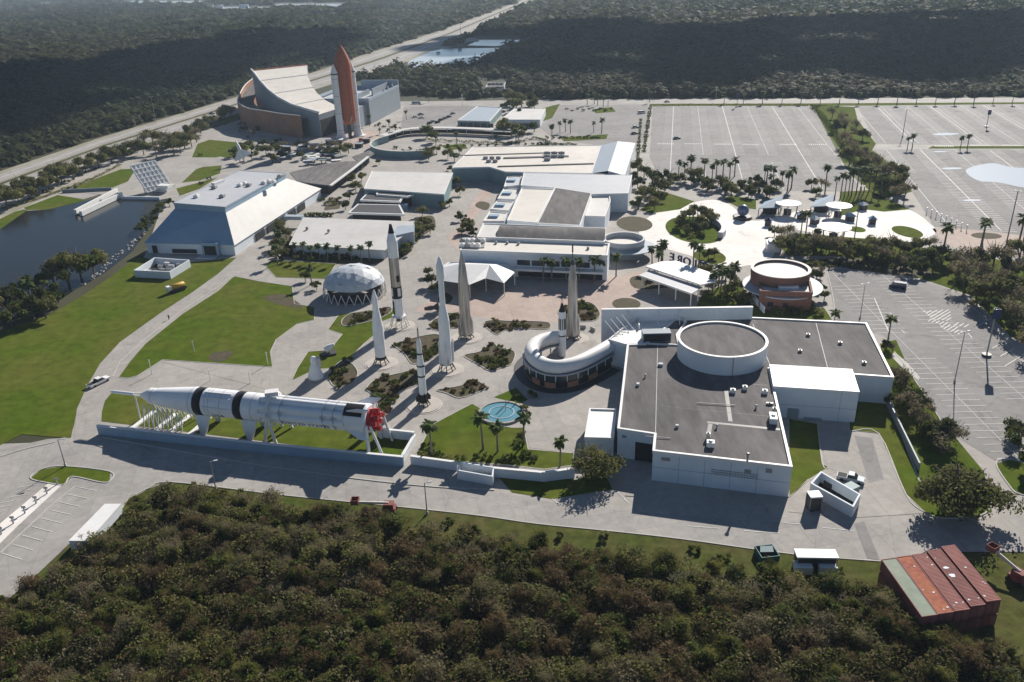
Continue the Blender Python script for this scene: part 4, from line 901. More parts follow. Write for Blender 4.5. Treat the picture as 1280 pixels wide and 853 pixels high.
def stand(t, b, r, h, n=8, m='dark_metal'):
    mb = MB(); o = b+Vector((0, 0, .25))
    for k in range(n):
        a = 2*pi*k/n; mb.tube([o+Vector((cos(a)*r*1.35, sin(a)*r*1.35, 0)), o+Vector((cos(a)*r*.85, sin(a)*r*.85, h))], .14, 5)
    mb.ring(circle(o, r*.95, n=20), circle(o, r*.6, n=20), .25+h-.25, .25+h); mb.build('launch_stand', M[m], t)
# two-stage capsule rocket with a dark tip
t, b = rocket('tallest upright rocket with black and white blocks and dark tip by the dome', (500,408), [
    ('first_stage', 'rocket_white', [(3.2, 1.55), (9.2, 1.55)], 24), ('interstage', 'black', [(9.2, 1.56), (13.0, 1.56)], 24), ('body', 'steel', [(13.0, 1.54), (22.0, 1.54)], 24),
    ('upper_stage', 'rocket_white', [(22.0, 1.55), (27.2, 1.55)], 24), ('adapter', 'rocket_white', [(27.2, 1.5), (29.4, .95)], 20), ('capsule', 'black', [(29.4, .95), (31.3, .5), (32.0, .42), (32.1, .05)], 18)])
o = b+Vector((0, 0, .25))
for k in range(4):
    a = .3+k*pi/2
    for z0, z1, m in ((10.0, 12.6, 'white'), (14.6, 16.6, 'black') if k % 2 else (4.0, 8.4, 'black')):
        mb = MB(); pts = [(b.x+1.6*cos(a+j*.16), b.y+1.6*sin(a+j*.16), z) for z in (z0+.25, z1+.25) for j in range(5)]
        mb.add(pts, [(j, j+1, j+6, j+5) for j in range(4)], 0, True); mb.build('painted_block', M[m], t)
stand(t, b, 2.2, 3.4, 10, 'white'); MB().lathe([(1.6, .9), (3.2, .45)], o, n=14).build('engine_bell', M['dark_metal'], t)
# white tapered rocket
t, b = rocket('white upright rocket tapering to a slim point, left of the silver rocket by the dome', (477,455), [
    ('body', 'rocket_white', [(1.6, 1.5), (11, 1.5)], 24), ('taper', 'rocket_white', [(11, 1.5), (16.6, .8)], 24), ('upper_stage', 'rocket_white', [(16.6, .8), (19.4, .78), (21.4, .25), (21.8, .05)], 18)])
stand(t, b, 1.6, 1.6); MB().ring(circle(b, 1.56, n=24), circle(b, 1.2, n=24), 1.9, 2.5).build('black_band', M['black'], t)
# bulged upper stage rocket
t, b = rocket('pale upright rocket with narrow neck and long slim white fairing, centre of the garden', (559,463), [
    ('body', 'rocket_white', [(2.0, 1.55), (14.5, 1.5)], 24), ('taper', 'rocket_white', [(14.5, 1.5), (19.2, .75)], 24), ('upper_stage', 'rocket_white', [(19.2, .75), (25.6, .75)], 20), ('fairing', 'rocket_white', [(25.6, .75), (26.3, 1.0), (29.6, 1.0), (31.6, .45), (32.3, .05)], 20)])
stand(t, b, 1.7, 2.0); fins(t, b, 1.4, 2.2, 2, 4)
for k in range(3):
    a = k*2.1+.5; MB().lathe([(2, .42), (7.5, .42), (8.6, .05)], (b.x+1.9*cos(a), b.y+1.9*sin(a), .25), n=12).build('strap_on_motor', M['white'], t)
# steel rocket
t, b = rocket('polished steel upright rocket with a pointed nose in front of the peaked tent', (583,423), [
    ('body', 'steel', [(1.2, 1.6), (12, 1.55), (18.0, 1.38)], 28), ('nose', 'steel', [(18.0, 1.38), (22, 1.05), (25, .5), (26.6, .06)], 24)])
stand(t, b, 1.7, 1.2)
for k in range(2): a = k*pi+.3; MB().lathe([(1.2, .8), (5, .7), (7, .15)], (b.x+1.5*cos(a), b.y+1.5*sin(a), .25), n=14).build('engine_pod', M['steel'], t)
# slim banded rocket
t, b = rocket('slim white upright rocket with thin black bands near the engine end of the lying rocket', (530,507), [
    ('body', 'rocket_white', [(1.7, .95), (11.2, .9)], 22), ('taper', 'rocket_white', [(11.2, .9), (14.0, .6)], 20), ('upper_stage', 'rocket_white', [(14.0, .6), (17.2, .55), (18.2, .3)], 16), ('tip', 'steel', [(18.2, .3), (19, .22), (20.6, .2), (21.2, .04)], 10)])
for z in (8.2, 11.0, 14.2): MB().ring(circle(b, (1.0 if z < 13 else .72), n=20), circle(b, .5, n=20), z, z+.35).build('black_band', M['black'], t)
MB().lathe([(1.0, 1.0), (3.4, 1.02)], b, n=20).build('tail_section', M['black'], t); fins(t, b, .9, 1.9, 1.2, 3.6, 'black'); stand(t, b, 1.2, 1.2)
# slim capsule rocket inside the walkway hook
t, b = rocket('slim white rocket with black capsule and escape tower rising inside the tube walkway', (703,447), [
    ('body', 'rocket_white', [(.4, .98), (12.4, .95)], 20), ('adapter', 'rocket_white', [(12.4, .95), (13.6, .9)], 20), ('capsule', 'black', [(13.6, .9), (15.4, .38), (15.9, .36)], 16), ('escape_rocket', 'black', [(17.0, .16), (18.6, .16), (18.9, .03)], 8)], padr=3)
mb = MB(); o = b+Vector((0, 0, .25))
for k in range(3): a = k*2.09; mb.tube([o+Vector((.3*cos(a), .3*sin(a), 15.8)), o+Vector((.12*cos(a), .12*sin(a), 17.1))], .05, 4)
mb.build('escape_tower', M['red'], t)
for k in range(5): a = 3.6+k*.55; MB().box((b.x+1.0*cos(a), b.y+1.0*sin(a), 8.7), (.22, .22, 3.2), a).build('painted_stripe', M['black'], t)
MB().ring(circle(b, 1.02, n=20), circle(b, .6, n=20), 6.6, 6.9).build('black_band', M['black'], t)
# steel rocket behind the walkway
t, b = rocket('tall polished steel rocket with a thin nose tower behind the tube walkway', (716,424), [
    ('body', 'steel', [(1, 1.45), (12, 1.4), (18.5, 1.2)], 28), ('shoulder', 'steel', [(18.5, 1.2), (20.6, .9), (22.6, .58)], 22), ('capsule', 'dark_metal', [(22.6, .62), (24.0, .3)], 16), ('escape_tower', 'dark_metal', [(24.0, .12), (26.2, .12), (26.3, .22), (28.2, .2), (28.5, .03)], 8)])
stand(t, b, 1.8, 1.0)
for k in range(2): a = k*pi+.3; MB().lathe([(1, .8), (5.5, .7), (7.5, .15)], (b.x+1.5*cos(a), b.y+1.5*sin(a), .25), n=14).build('engine_pod', M['steel'], t)
mb = MB(); bb = G(735,412)
for k in range(3): a0 = .3+k*.9; mb.strip([Vector((bb.x+4*cos(a0+j*.1)-2, bb.y+4*sin(a0+j*.1)-3, 0)) for j in range(6)], .4, 0, 1.1)
tag(mb.build('bench_wall', M['metal']), 'curved dark seat walls on the pale pad behind the tube walkway', 'seat wall')
# engine monument
b = G(395,473); t = thing('engine_monument', 'white bell-shaped rocket engine standing on the lawn behind the lying rocket', 'engine', (b.x, b.y, 0))
MB().lathe([(.2, 2.1), (1.2, 1.95), (3.2, 1.35), (4.4, .7), (4.9, .8), (6.2, .8), (6.5, .3)], b, n=24).build('bell', M['white_wall'], t); MB().box(b+Vector((.9, .4, 3.2)), (1.6, 1.2, 2.6), .3).build('pump_housing', M['grey_roof'], t); MB().prism(circle(b, 2.7, n=20), 0, .3).build('plinth', M['concrete'], t)
b = G(411,443); t = thing('display_capsule', 'small white capsule exhibit on a dark base on the grass strip', 'capsule', (b.x, b.y, 0))
MB().box(b, (4, 3, .6), .3).build('plinth', M['dark_metal'], t); MB().lathe([(0, 1.1), (1.6, 1.0), (3.0, .3)], b+Vector((-.8, 0, 1.3)), (.7, .2, .4), 16).build('shell', M['white'], t)
b = G(541,393); t = thing('display_engine', 'dark horizontal engine exhibit on a stand left of the steel rocket', 'engine', (b.x, b.y, 0))
MB().box(b, (4.5, 1.4, .8), .2).build('stand', M['metal'], t); MB().lathe([(0, .5), (2, .8), (3, .6), (4.6, 1.5)], b+Vector((-2.5, -.3, 2.0)), (1, .2, .05), 16).build('bell', M['dark_metal'], t)

# ---------------------------------------------------------------- the lying rocket
ZA = 7.2
pN = G(137,489.6,ZA); pT = G(462,523.5,ZA); AX = (pN-pT).normalized(); LEN = (pN-pT).length
lay = thing('lying_rocket', 'huge white rocket with black bands and red engines lying on stands along the road wall', 'rocket', ((pN.x+pT.x)/2, (pN.y+pT.y)/2, 0))
def at(x): # distance from the tail for a photo column on the axis
    y = 489.6+(x-137)/(462-137)*(523.5-489.6)
    return (G(x, y, ZA)-pT).dot(AX)
SD2 = Vector((AX.y, -AX.x, 0))
def ring_at(t, th): return pT+AX*t
def lat(name, prof, m, n=40): return MB().lathe(prof, pT, AX, n).build(name, M[m], lay)
t2, t4, t6, t7 = at(319), at(309.5), at(260), at(187); BA, BF = at(299.5)-t4, at(249.5)-t6
R2 = 3.35
lat('first_stage', [(.4, 2.6), (t2, 2.6)], 'rocket_white'); 
for k in range(8):
    a = k*pi/4+.2; o = SD2*cos(a)*2.45+Vector((0, 0, sin(a)*2.45))
    MB().lathe([(5.2, .88), (t2-2.2, .88)], pT+o, AX, 14).build('fluted_tank', M['rocket_white'], lay)
lat('tail_shroud', [(.2, 3.45), (4.6, 3.3), (5.2, 3.0)], 'rocket_white'); lat('forward_skirt', [(t2-2.4, 3.1), (t2-1.5, 3.3), (t2, 3.3)], 'rocket_white')
lat('aft_band', [(t4, R2), (t4, R2+.02), (t4+BA, R2+.02), (t4+BA, R2)], 'black')
lat('interstage', [(t2, 3.3), (t4, 3.34)], 'rocket_white'); lat('second_stage', [(t4+BA, R2), (t6, R2)], 'rocket_white')
lat('forward_band', [(t6, R2), (t6, R2+.02), (t6+BF, R2+.02), (t6+BF, R2)], 'black')
lat('adapter_cone', [(t6+BF, R2), (t6+BF+.8, R2), (t7-2.6, 2.15)], 'rocket_white'); lat('service_module', [(t7-2.6, 2.0), (t7-.5, 2.0)], 'rocket_white'); lat('command_module', [(t7-.5, 2.0), (t7+2.2, .55), (t7+2.5, .3)], 'rocket_white')
mb = MB()
for k in range(4):
    a = k*pi/2+.4; o = SD2*cos(a)*.7+Vector((0, 0, sin(a)*.7)); mb.tube([pT+AX*(t7+1.6)+o, pT+AX*(t7+4.6)+o*.5], .1, 5)
mb.build('escape_tower', M['white'], lay); lat('escape_rocket', [(t7+4.4, .42), (LEN-1.2, .42), (LEN-.1, .08)], 'rocket_white', 14)
# black panel near the tail, USA style lettering strip
mb = MB(); pts = []
for t in (.6, 5.1):
    for j in range(7): a = 1.55+j*.17; pts.append(pT+AX*t+SD2*3.5*cos(a)+Vector((0, 0, 3.5*sin(a))))
mb.add([tuple(q) for q in pts], [(j, j+1, j+8, j+7) for j in range(6)], 0, True); mb.build('black_panel', M['black'], lay)
def hull_text(txt, t0, size, ang, r, m='black', sp=1.0):
    o = text_mesh('lettering', txt, size, .03, m, 0.0, 'CENTER', sp); o.parent = lay
    nn = SD2*cos(ang)+Vector((0, 0, sin(ang))); nn.normalize()
    if SD2.y > 0: nn = -SD2*cos(ang)+Vector((0, 0, sin(ang)))
    xa = -AX; za = nn; ya = za.cross(xa)
    mm = Matrix((xa, ya, za)).transposed().to_4x4(); o.matrix_local = Matrix.Translation(pT+AX*t0+nn*r-Vector(lay.location)) @ mm
hull_text('UNITED STATES', t2*.5, 1.25, -.5, 3.42, 'dark_metal', 1.35)
hull_text('USA', (t4+t6)/2+1, 1.5, -.55, R2+.02, 'dark_metal', 1.2)
# engines
for k in range(8):
    rr_ = 1.15 if k % 2 else 2.3; a = k*pi/4
    o = SD2*cos(a)*rr_+Vector((0, 0, sin(a)*rr_)); MB().lathe([(-2.6, .62), (-1.6, .52), (-.6, .3), (.3, .3)], pT+o, AX, 12).build('engine_bell', M['red'], lay)
lat('heat_shield', [(-.2, 3.2), (.25, 3.4)], 'rocket_white', 32); lat('engine_bay', [(-.9, 2.2), (-.15, 2.6)], 'red', 24)
for k in range(4):
    a = k*pi/2+pi/4-.1; nn = SD2*cos(a)+Vector((0, 0, sin(a))); w = AX.cross(nn)*.15
    e = [pT+AX*.1+nn*3.3, pT+AX*-1.5+nn*5.2, pT+AX*1.2+nn*5.2, pT+AX*5.0+nn*3.2]
    mb = MB(); mb.add([tuple(q-w) for q in e]+[tuple(q+w) for q in e], [(0, 1, 2, 3), (7, 6, 5, 4), (0, 4, 5, 1), (1, 5, 6, 2), (2, 6, 7, 3), (3, 7, 4, 0)]); mb.build('tail_fin', M['rocket_white'], lay)
for t_, r_ in ((7.5, 3.38), (t2*.35, 3.36), (t2*.72, 3.36), (t2-.6, 3.34), (t4+5.5, R2+.03), (t4+8.5, R2+.03), (t6-1.2, R2+.03), (t6+BF+1.0, R2+.02), (t7-1.6, 2.03)):
    lat('seam', [(t_, r_-.06), (t_, r_), (t_+.13, r_), (t_+.13, r_-.06)], 'grey_roof')
for a_ in (2.3, 1.9, 3.0): o_ = SD2*cos(a_)*(R2+.1)+Vector((0, 0, sin(a_)*(R2+.1))); MB().tube([pT+AX*(t4+3)+o_, pT+AX*(t6-.5)+o_], .16, 6).build('cable_tunnel', M['white'], lay)
def pylon(t, w0, w1, name='support_pylon', m='white'):
    c = pT+AX*t; c.z = 0; top = ZA-2.3
    for s in (-1, 1):
        mb = MB(); e = [c+SD2*s*3.3-AX*w0/2, c+SD2*s*3.3+AX*w0/2, c+SD2*s*2.3+AX*w1/2, c+SD2*s*2.3-AX*w1/2]
        e[2].z = e[3].z = top; o = SD2*.35
        mb.add([tuple(q-o) for q in e]+[tuple(q+o) for q in e], [(0, 1, 2, 3), (7, 6, 5, 4), (0, 4, 5, 1), (1, 5, 6, 2), (2, 6, 7, 3), (3, 7, 4, 0)])
        mb.build(name, M[m], lay)
pylon(at(258), 1.2, 4.2); pylon(at(316), 1.2, 4.2)
mb = MB(); c = pT+AX*at(343); 
ringp = [c+SD2*3.9*cos(k*pi/12)+Vector((0, 0, 3.9*sin(k*pi/12))) for k in range(25)]
mb.tube(ringp, .35, 6, cap=False)
for s in (-1, 1):
    for q, zz_ in ((1.4, 0), (-1.4, 0)): mb.tube([c+SD2*s*3.6, Vector((c.x+SD2.x*s*3.8+AX.x*q, c.y+SD2.y*s*3.8+AX.y*q, 0))], .4, 6)
mb.box(c+Vector((0, 0, 3.7)), (3, 2, 1.0), .2); mb.build('cradle_ring', M['white'], lay)
mb = MB(); c = pT+AX*at(465)
for s in (-1, 1):
    mb.tube([c+SD2*s*3.4, Vector((c.x+SD2.x*s*3.6, c.y+SD2.y*s*3.6, 0))], .45, 6); mb.tube([c+SD2*s*3.4-AX*1, Vector((c.x+SD2.x*s*3-AX.x*3, c.y+SD2.y*s*3-AX.y*3, 0))], .3, 6)
mb.build('tail_support', M['white'], lay)
mb = MB()
for k in range(9):
    t = at(182+k*6); c = pT+AX*t; rr_ = 2.0 if k < 2 else 2.0+.15*k
    for s in (-1, 1):
        mb.tube([c+SD2*s*rr_*.7-Vector((0, 0, rr_*.75)), Vector((c.x+SD2.x*s*3.0, c.y+SD2.y*s*3.0, .1))], .14, 5)
        if k < 8: c2 = pT+AX*at(188+k*6); mb.tube([c+SD2*s*rr_*.7-Vector((0, 0, rr_*.75)), Vector((c2.x+SD2.x*s*3.0, c2.y+SD2.y*s*3.0, .1))], .11, 5)
mb.build('lattice_support', M['white'], lay)
for x in (172, 200, 218, 243):
    c = pT+AX*at(x); MB().box((c.x-SD2.x*0, c.y-SD2.y*0, 0), (1.2, 8.5, .35), atan2(AX.y, AX.x)).build('base_beam', M['white'], lay)
c = pT+AX*at(168); MB().tube([c, (c.x, c.y, .2)], .22, 6).build('nose_prop', M['white'], lay)
# long road wall and garden walls
def wall(label, px, h, th=.45, cap=True):
    p = GP(px); t = thing('garden_wall', label, 'wall', p[0], 'low white garden walls'); MB().strip(p, th, 0, h).build('panel', M['blue_slate' if h > 2.3 else ('grey_wall' if 'grey wall' in label else 'white_wall')], t)
    if cap: MB().strip(p, th+.25, h, h+.16).build('coping', M['white'], t)
    return t
wall('long blue-grey wall with a white coping between the lying rocket and the service road', [(124,543),(330,566),(505,583)], 2.4)
wall('short dark wall behind the red engines of the lying rocket', [(472,546),(519,551)], 2.2)
wall('short white wall running from the dark wall towards the road', [(519,551),(504,577)], 1.6)
wall('white wall from the lying rocket to the open-topped box enclosure', [(514,580),(572,588)], 2.0)
wall('white wall from the open-topped box enclosure to the tree by the hall', [(617,596),(680,602),(718,597)], 2.2)
wall('grey wall along the grass strip right of the concrete yard', [(1108,505),(1148,588)], 1.8, .35, False)
enc = thing('box_enclosure', 'open-topped white box enclosure on the roadside wall', 'enclosure', G(594,590))
ep = ccw(GP([(571,588),(616,596),(618,584),(575,577)], 2.3)); MB().ring(ep, inset(ep, .3), 0, 2.3).build('wall', M['white_wall'], enc); MB().prism(inset(ep, .31), 0, .2).build('floor', M['dark'], enc)
for k in range(5): q = ep[0].lerp(ep[1], .2+.15*k).lerp(ep[2], .25); q.z = .2; MB().box(q, (1.1, 1.0, 1.2), .1*k).build('machine', M['metal'], enc)
# pool / fountain
fc = G(627,517); fo = thing('round_fountain', 'round shallow blue fountain pool on the grass near the walls', 'fountain', (fc.x, fc.y, 0))
MB().ring(circle(fc, 5.7, n=44), circle(fc, 5.1, n=44), 0, .5).build('rim', M['concrete'], fo); MB().prism(circle(fc, 5.12, n=44), 0, .3).build('outer_basin', M['fountain'], fo)
MB().ring(circle(fc, 3.2, n=36), circle(fc, 2.9, n=36), .2, .4).build('inner_rim', M['blue_slate'], fo); MB().tube([fc+Vector((1, 1, .3)), fc+Vector((1.1, 1.2, 3))], .08, 5).build('jet_pipe', M['metal'], fo)
# geodesic dome
dc = G(444,368); DRm = 10.6
dm = thing('geodesic_dome', 'white geodesic dome on a ring of slanted struts in the rocket garden', 'dome', (dc.x, dc.y, 0))
bm = bmesh.new(); bmesh.ops.create_icosphere(bm, subdivisions=3, radius=DRm)
for v_ in bm.verts: v_.co.z = v_.co.z*.74
bmesh.ops.delete(bm, geom=[v_ for v_ in bm.verts if v_.co.z < .9], context='VERTS')
me = bpy.data.meshes.new('shell'); bm.to_mesh(me); bm.free(); me.materials.append(M['dome'])
ob = bpy.data.objects.new('shell', me); COL.objects.link(ob); ob.parent = dm; ob.location = (0, 0, 2.4)
bm = bmesh.new(); bmesh.ops.create_icosphere(bm, subdivisions=2, radius=DRm+.12)
mb = MB()
for e in bm.edges:
    a, b = e.verts[0].co, e.verts[1].co
    if a.z > 1 and b.z > 1: mb.tube([Vector((a.x+dc.x, a.y+dc.y, a.z*.74+2.4)), Vector((b.x+dc.x, b.y+dc.y, b.z*.74+2.4))], .13, 4)
bm.free(); mb.build('frame', M['grey_roof'], dm)
mb = MB()
for k in range(24):
    a = 2*pi*k/24; mb.tube([(dc.x+10.3*cos(a), dc.y+10.3*sin(a), 3.4), (dc.x+10.6*cos(a+.13), dc.y+10.6*sin(a+.13), 0)], .13, 5); mb.tube([(dc.x+10.3*cos(a), dc.y+10.3*sin(a), 3.4), (dc.x+10.6*cos(a-.13), dc.y+10.6*sin(a-.13), 0)], .13, 5)
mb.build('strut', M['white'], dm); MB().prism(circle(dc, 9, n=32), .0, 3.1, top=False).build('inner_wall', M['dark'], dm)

# ---------------------------------------------------------------- right plaza
for lab, px in (('white disc canopy on the plaza nearest the brown roofed palms, by the globe', (984,268)), ('white disc canopy on the plaza under the row of palms', (1047,271)), ('white disc canopy standing alone in the middle of the pale plaza', (1041,299))):
    dr_ = 6.3 if 'alone' in lab else 5.2
    b = G(*px); t = thing('disc_canopy', lab, 'canopy', (b.x, b.y, 0), 'round white plaza canopies')
    MB().lathe([(4.6, .3), (4.6, dr_-.1), (4.75, dr_), (4.9, dr_-.1), (5.0, dr_*.6), (5.05, .3)], b, n=36, sm=False).build('disc', M['white'], t)
    for k in range(6): a = k*pi/3+.2; MB().tube([b+Vector((4*cos(a), 4*sin(a), 0)), b+Vector((4.4*cos(a), 4.4*sin(a), 4.5))], .18, 6).build('post', M['metal'], t)
    MB().prism(circle(b, 1.6, n=12), 0, 2.2).build('booth', M['dark_metal'], t)
for k, (x, y, sz) in enumerate(((1002,274,4),(1018,280,3.5),(960,282,3),(1062,276,4),(1078,262,3.5),(968,258,4),(1090,280,3))):
    b = G(x, y); t = thing('plaza_kiosk', 'small dark-sided plaza kiosk with a pale pitched roof near the disc canopies', 'kiosk', (b.x, b.y, 0), 'kiosks on the pale plaza')
    MB().box(b, (sz*.8, sz*.7, 2.2), k*.5).build('body', M['dark_metal'], t)
    c_ = [b+Vector((cos(k*.5+a)*sz*.75, sin(k*.5+a)*sz*.75, 2.2)) for a in (.78, 2.36, 3.93, 5.5)]; ap_ = b+Vector((0, 0, 3.5))
    MB().add([tuple(q) for q in c_]+[tuple(ap_)], [(0, 1, 4), (1, 2, 4), (2, 3, 4), (3, 0, 4), (3, 2, 1, 0)]).build('roof', M[('blue_slate', 'white', 'navy')[k % 3]], t)
rk = random.Random(12)
for k in range(16):
    x, y = 345+rk.random()*120, 176+rk.random()*22
    b = G(x, y); t = thing('market_stall', 'small stall with a flat awning in the cluttered forecourt below the swooping hall', 'stall', (b.x, b.y, 0), 'stalls of the cluttered forecourt')
    rz_ = rk.uniform(-.6, .6); sx_, sy_ = rk.uniform(4, 8), rk.uniform(3, 5); MB().box(b, (sx_*.85, sy_*.8, 2.3), rz_).build('body', M['dark_metal'], t); MB().box(b+Vector((0, 0, 2.3)), (sx_, sy_, .3), rz_).build('awning', M[rk.choice(['white', 'grey_roof', 'blue_roof', 'teal_wall', 'metal'])], t)
for lab, px in (('slanted blue-grey sail roof beside the white disc by the globe', (962,266)), ('slanted blue-grey sail roof beside the white disc under the palms', (1026,264))):
    b = G(*px); t = thing('sail_roof', lab, 'canopy', (b.x, b.y, 0), 'slanted sail roofs on the plaza')
    c = [b+Vector((-6, -4, 3.0)), b+Vector((3, -4.5, 3.2)), b+Vector((6, 3, 6.0)), b+Vector((-1.5, 3.5, 3.6))]
    mb = MB(); mb.add([tuple(q) for q in c]+[tuple(q+Vector((0, 0, .25))) for q in c], [(3, 2, 1, 0), (4, 5, 6, 7), (0, 1, 5, 4), (1, 2, 6, 5), (2, 3, 7, 6), (3, 0, 4, 7)]); mb.build('sail', M['blue_slate'], t)
    for q in c: MB().tube([Vector((q.x, q.y, 0)), q], .18, 6).build('mast', M['metal'], t)
    MB().prism(circle(b, 3.0, n=10), 0, 2.5).build('stall', M['dark'], t)
b = G(928,273); t = thing('globe', 'blue globe sculpture on a round dark base on the pale plaza', 'sculpture', (b.x, b.y, 0))
MB().prism(circle(b, 3.6, n=24), 0, 1.0).build('base', M['dark_metal'], t); MB().lathe([(0, .05)]+[(2.4-2.4*cos(k*pi/12), 2.4*sin(k*pi/12)) for k in range(1, 12)]+[(4.8, .05)], b+Vector((0, 0, 1.0)), n=24).build('ball', M['blue'], t)
b = G(898,284); t = thing('curved_screen', 'pale curved screen wall at the right end of the round green island', 'wall', (b.x, b.y, 0))
arc = [Vector((G(868,287).x+11.0*cos(a), G(868,287).y+17*sin(a), 0)) for a in [-.85+k*.13 for k in range(12)]]
MB().strip(arc, 2.0, 0, 2.4).build('panel', M['grey_roof'], t)
# puddles in the right car park, sky glint put into their base colour
PC = [(1207,214),(1222,207),(1243,204.5),(1262,209),(1290,212),(1330,222),(1320,236),(1280,235),(1250,229),(1222,226)]
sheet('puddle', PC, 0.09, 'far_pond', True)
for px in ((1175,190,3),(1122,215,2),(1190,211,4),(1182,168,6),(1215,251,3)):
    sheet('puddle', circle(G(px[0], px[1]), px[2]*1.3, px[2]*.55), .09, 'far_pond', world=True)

# ---------------------------------------------------------------- vehicles
def car_parts(root, m, L=4.6, W=1.8, kind='sedan'):
    if kind == 'pickup': pr = [(-.5, .45), (-.5, 1.0), (-.12, 1.02), (-.12, 1.05), (.2, 1.08), (.48, .95), (.5, .45)]; cab = [(-.13, 1.03), (-.1, 1.75), (.12, 1.75), (.24, 1.06)]
    elif kind == 'van': pr = [(-.5, .4), (-.5, 1.1), (.36, 1.15), (.49, .9), (.5, .4)]; cab = [(-.49, 1.1), (-.48, 1.95), (.24, 1.95), (.38, 1.13)]
    else: pr = [(-.5, .38), (-.5, .85), (-.4, .92), (.22, .92), (.48, .75), (.5, .38)]; cab = [(-.38, .9), (-.22, 1.42), (.06, 1.42), (.24, .9)]
    def ext(p, w0, w1, z0=None):
        mb = MB(); n = len(p); zs = [q[1] for q in p]; lo, hi = min(zs), max(zs)
        f = lambda z: w0+(w1-w0)*((z-lo)/(hi-lo))
        vs = [(x*L, -f(z)/2, z) for x, z in p]+[(x*L, f(z)/2, z) for x, z in p]
        mb.add(vs, [tuple(range(n)), tuple(reversed(range(n, 2*n)))]+[((i+1) % n, i, n+i, n+(i+1) % n) for i in range(n)]); return mb
    def link(mb, name, mm): 
        me_o = root.location.copy(); o = abspos(root); mb.v = [(a+o.x, b+o.y, c+o.z) for a, b, c in mb.v]; return mb.build(name, mm, root)
    link(ext(pr, W, W*.96), 'body', m); link(ext(cab, W*.94, W*.78), 'windows', M['glass'])
    tp = [(x, z) for x, z in cab if z > 1.3]; xs = [q[0] for q in tp]; zt_ = tp[0][1]
    link(MB().box(((xs[0]+xs[-1])/2*L, 0, zt_-.02), ((xs[-1]-xs[0])*L, W*.8, .07)), 'roof', m)
    if kind == 'pickup': link(MB().box((-.31*L, 0, 1.0), (.33*L, W*.8, .06)), 'bed', M['dark'])
    for sx in (-.31, .31):
        for sy in (-1, 1):
            link(MB().lathe([(-.12, .34), (.12, .34)], (sx*L, sy*W*.46, .34), (0, 1, 0), 14), 'wheel', M['black'])
    link(MB().box((.495*L, -W*.33, .62), (.06, .3, .14)).box((.495*L, W*.33, .62), (.06, .3, .14)), 'headlight', M['white'])
def car(px, rz, m, label, L=4.6, W=1.8, kind='sedan', group=None, cat='car'):
    b = G(*px); t = thing({'pickup': 'pickup_truck', 'van': 'parked_van'}.get(kind, 'parked_car'), label, cat, (b.x, b.y, .03), group, rz)
    car_parts(t, M[m], L, W, kind); return t
car((124,480), R(62), 'white', 'white pickup truck with a dark bed driving on the path beside the lying rocket', 6.4, 2.1, 'pickup', cat='pickup truck')
car((846,174), R(10), 'navy', 'dark car parked alone in the middle of the empty left car park', 4.8, 1.9)
car((1122,360), R(150), 'navy', 'dark van with a white roof panel parked under trees at the south car park', 5.2, 2.0, 'van', cat='van')
car((802,142), R(20), 'white', 'white van parked by the hedge at the top of the central car park', 5.6, 2.0, 'van', 'vehicles along the hedge', 'van')
car((794,160), R(15), 'grey_roof', 'silver car parked second along the hedge of the central car park', 4.8, 1.9, 'sedan', 'vehicles along the hedge')
car((793,168), R(15), 'black', 'black car parked lowest along the hedge of the central car park', 4.8, 1.9, 'sedan', 'vehicles along the hedge')
car((834,128), R(5), 'metal', 'grey car driving on the perimeter road above the left car park', 4.6, 1.8)
car((521,130), R(-10), 'blue_roof', 'long pale bus standing near the far road behind the grey wing', 8, 2.4, 'van', cat='bus')
for i, (px, m, rz) in enumerate((((519,147), 'white', .2), ((527,148), 'white', .3), ((526,144), 'black', .2), ((537,155), 'black', .9), ((541,153), 'metal', .9), ((547,154), 'black', .9), ((551,151), 'black', .9), ((556,149), 'metal', .9), ((561,147), 'black', .9), ((566,143), 'metal', .9))):
    car(px, rz, m, ['white car, leftmost in the loose cluster by the grey wing', 'white car, right one in the loose cluster by the grey wing', 'black car behind two white cars by the grey wing', 'black car, nearest of the row left of the blue-roofed office', 'grey car second in the row left of the blue-roofed office', 'black car third in the row left of the blue-roofed office', 'black car fourth in the row left of the blue-roofed office', 'grey car fifth in the row left of the blue-roofed office', 'black car sixth in the row left of the blue-roofed office', 'grey car farthest of the row left of the blue-roofed office'][i], 4.6, 1.8, 'sedan', 'cars near the blue-roofed office')
car((265,143), R(20), 'black', 'small dark car on the highway shoulder by the swooping hall', 4.6, 1.8)
car((452,177), R(10), 'red', 'small red cart on the forecourt below the orange tank', 3.4, 1.6, 'van', cat='cart')
for i, (x, y) in enumerate(((597,51),(612,40),(575,63),(548,67),(640,17))):
    car((x, y), R(56), ['white', 'black', 'metal', 'white', 'white'][i], ['white truck on the far highway next to the pond turning', 'dark car on the far highway above the pond', 'grey car on the far side road near the pond', 'white car on the far side road left of the pond', 'white car on the highway near the top of the picture'][i], 6, 2.2, 'van', 'vehicles on the far highway')
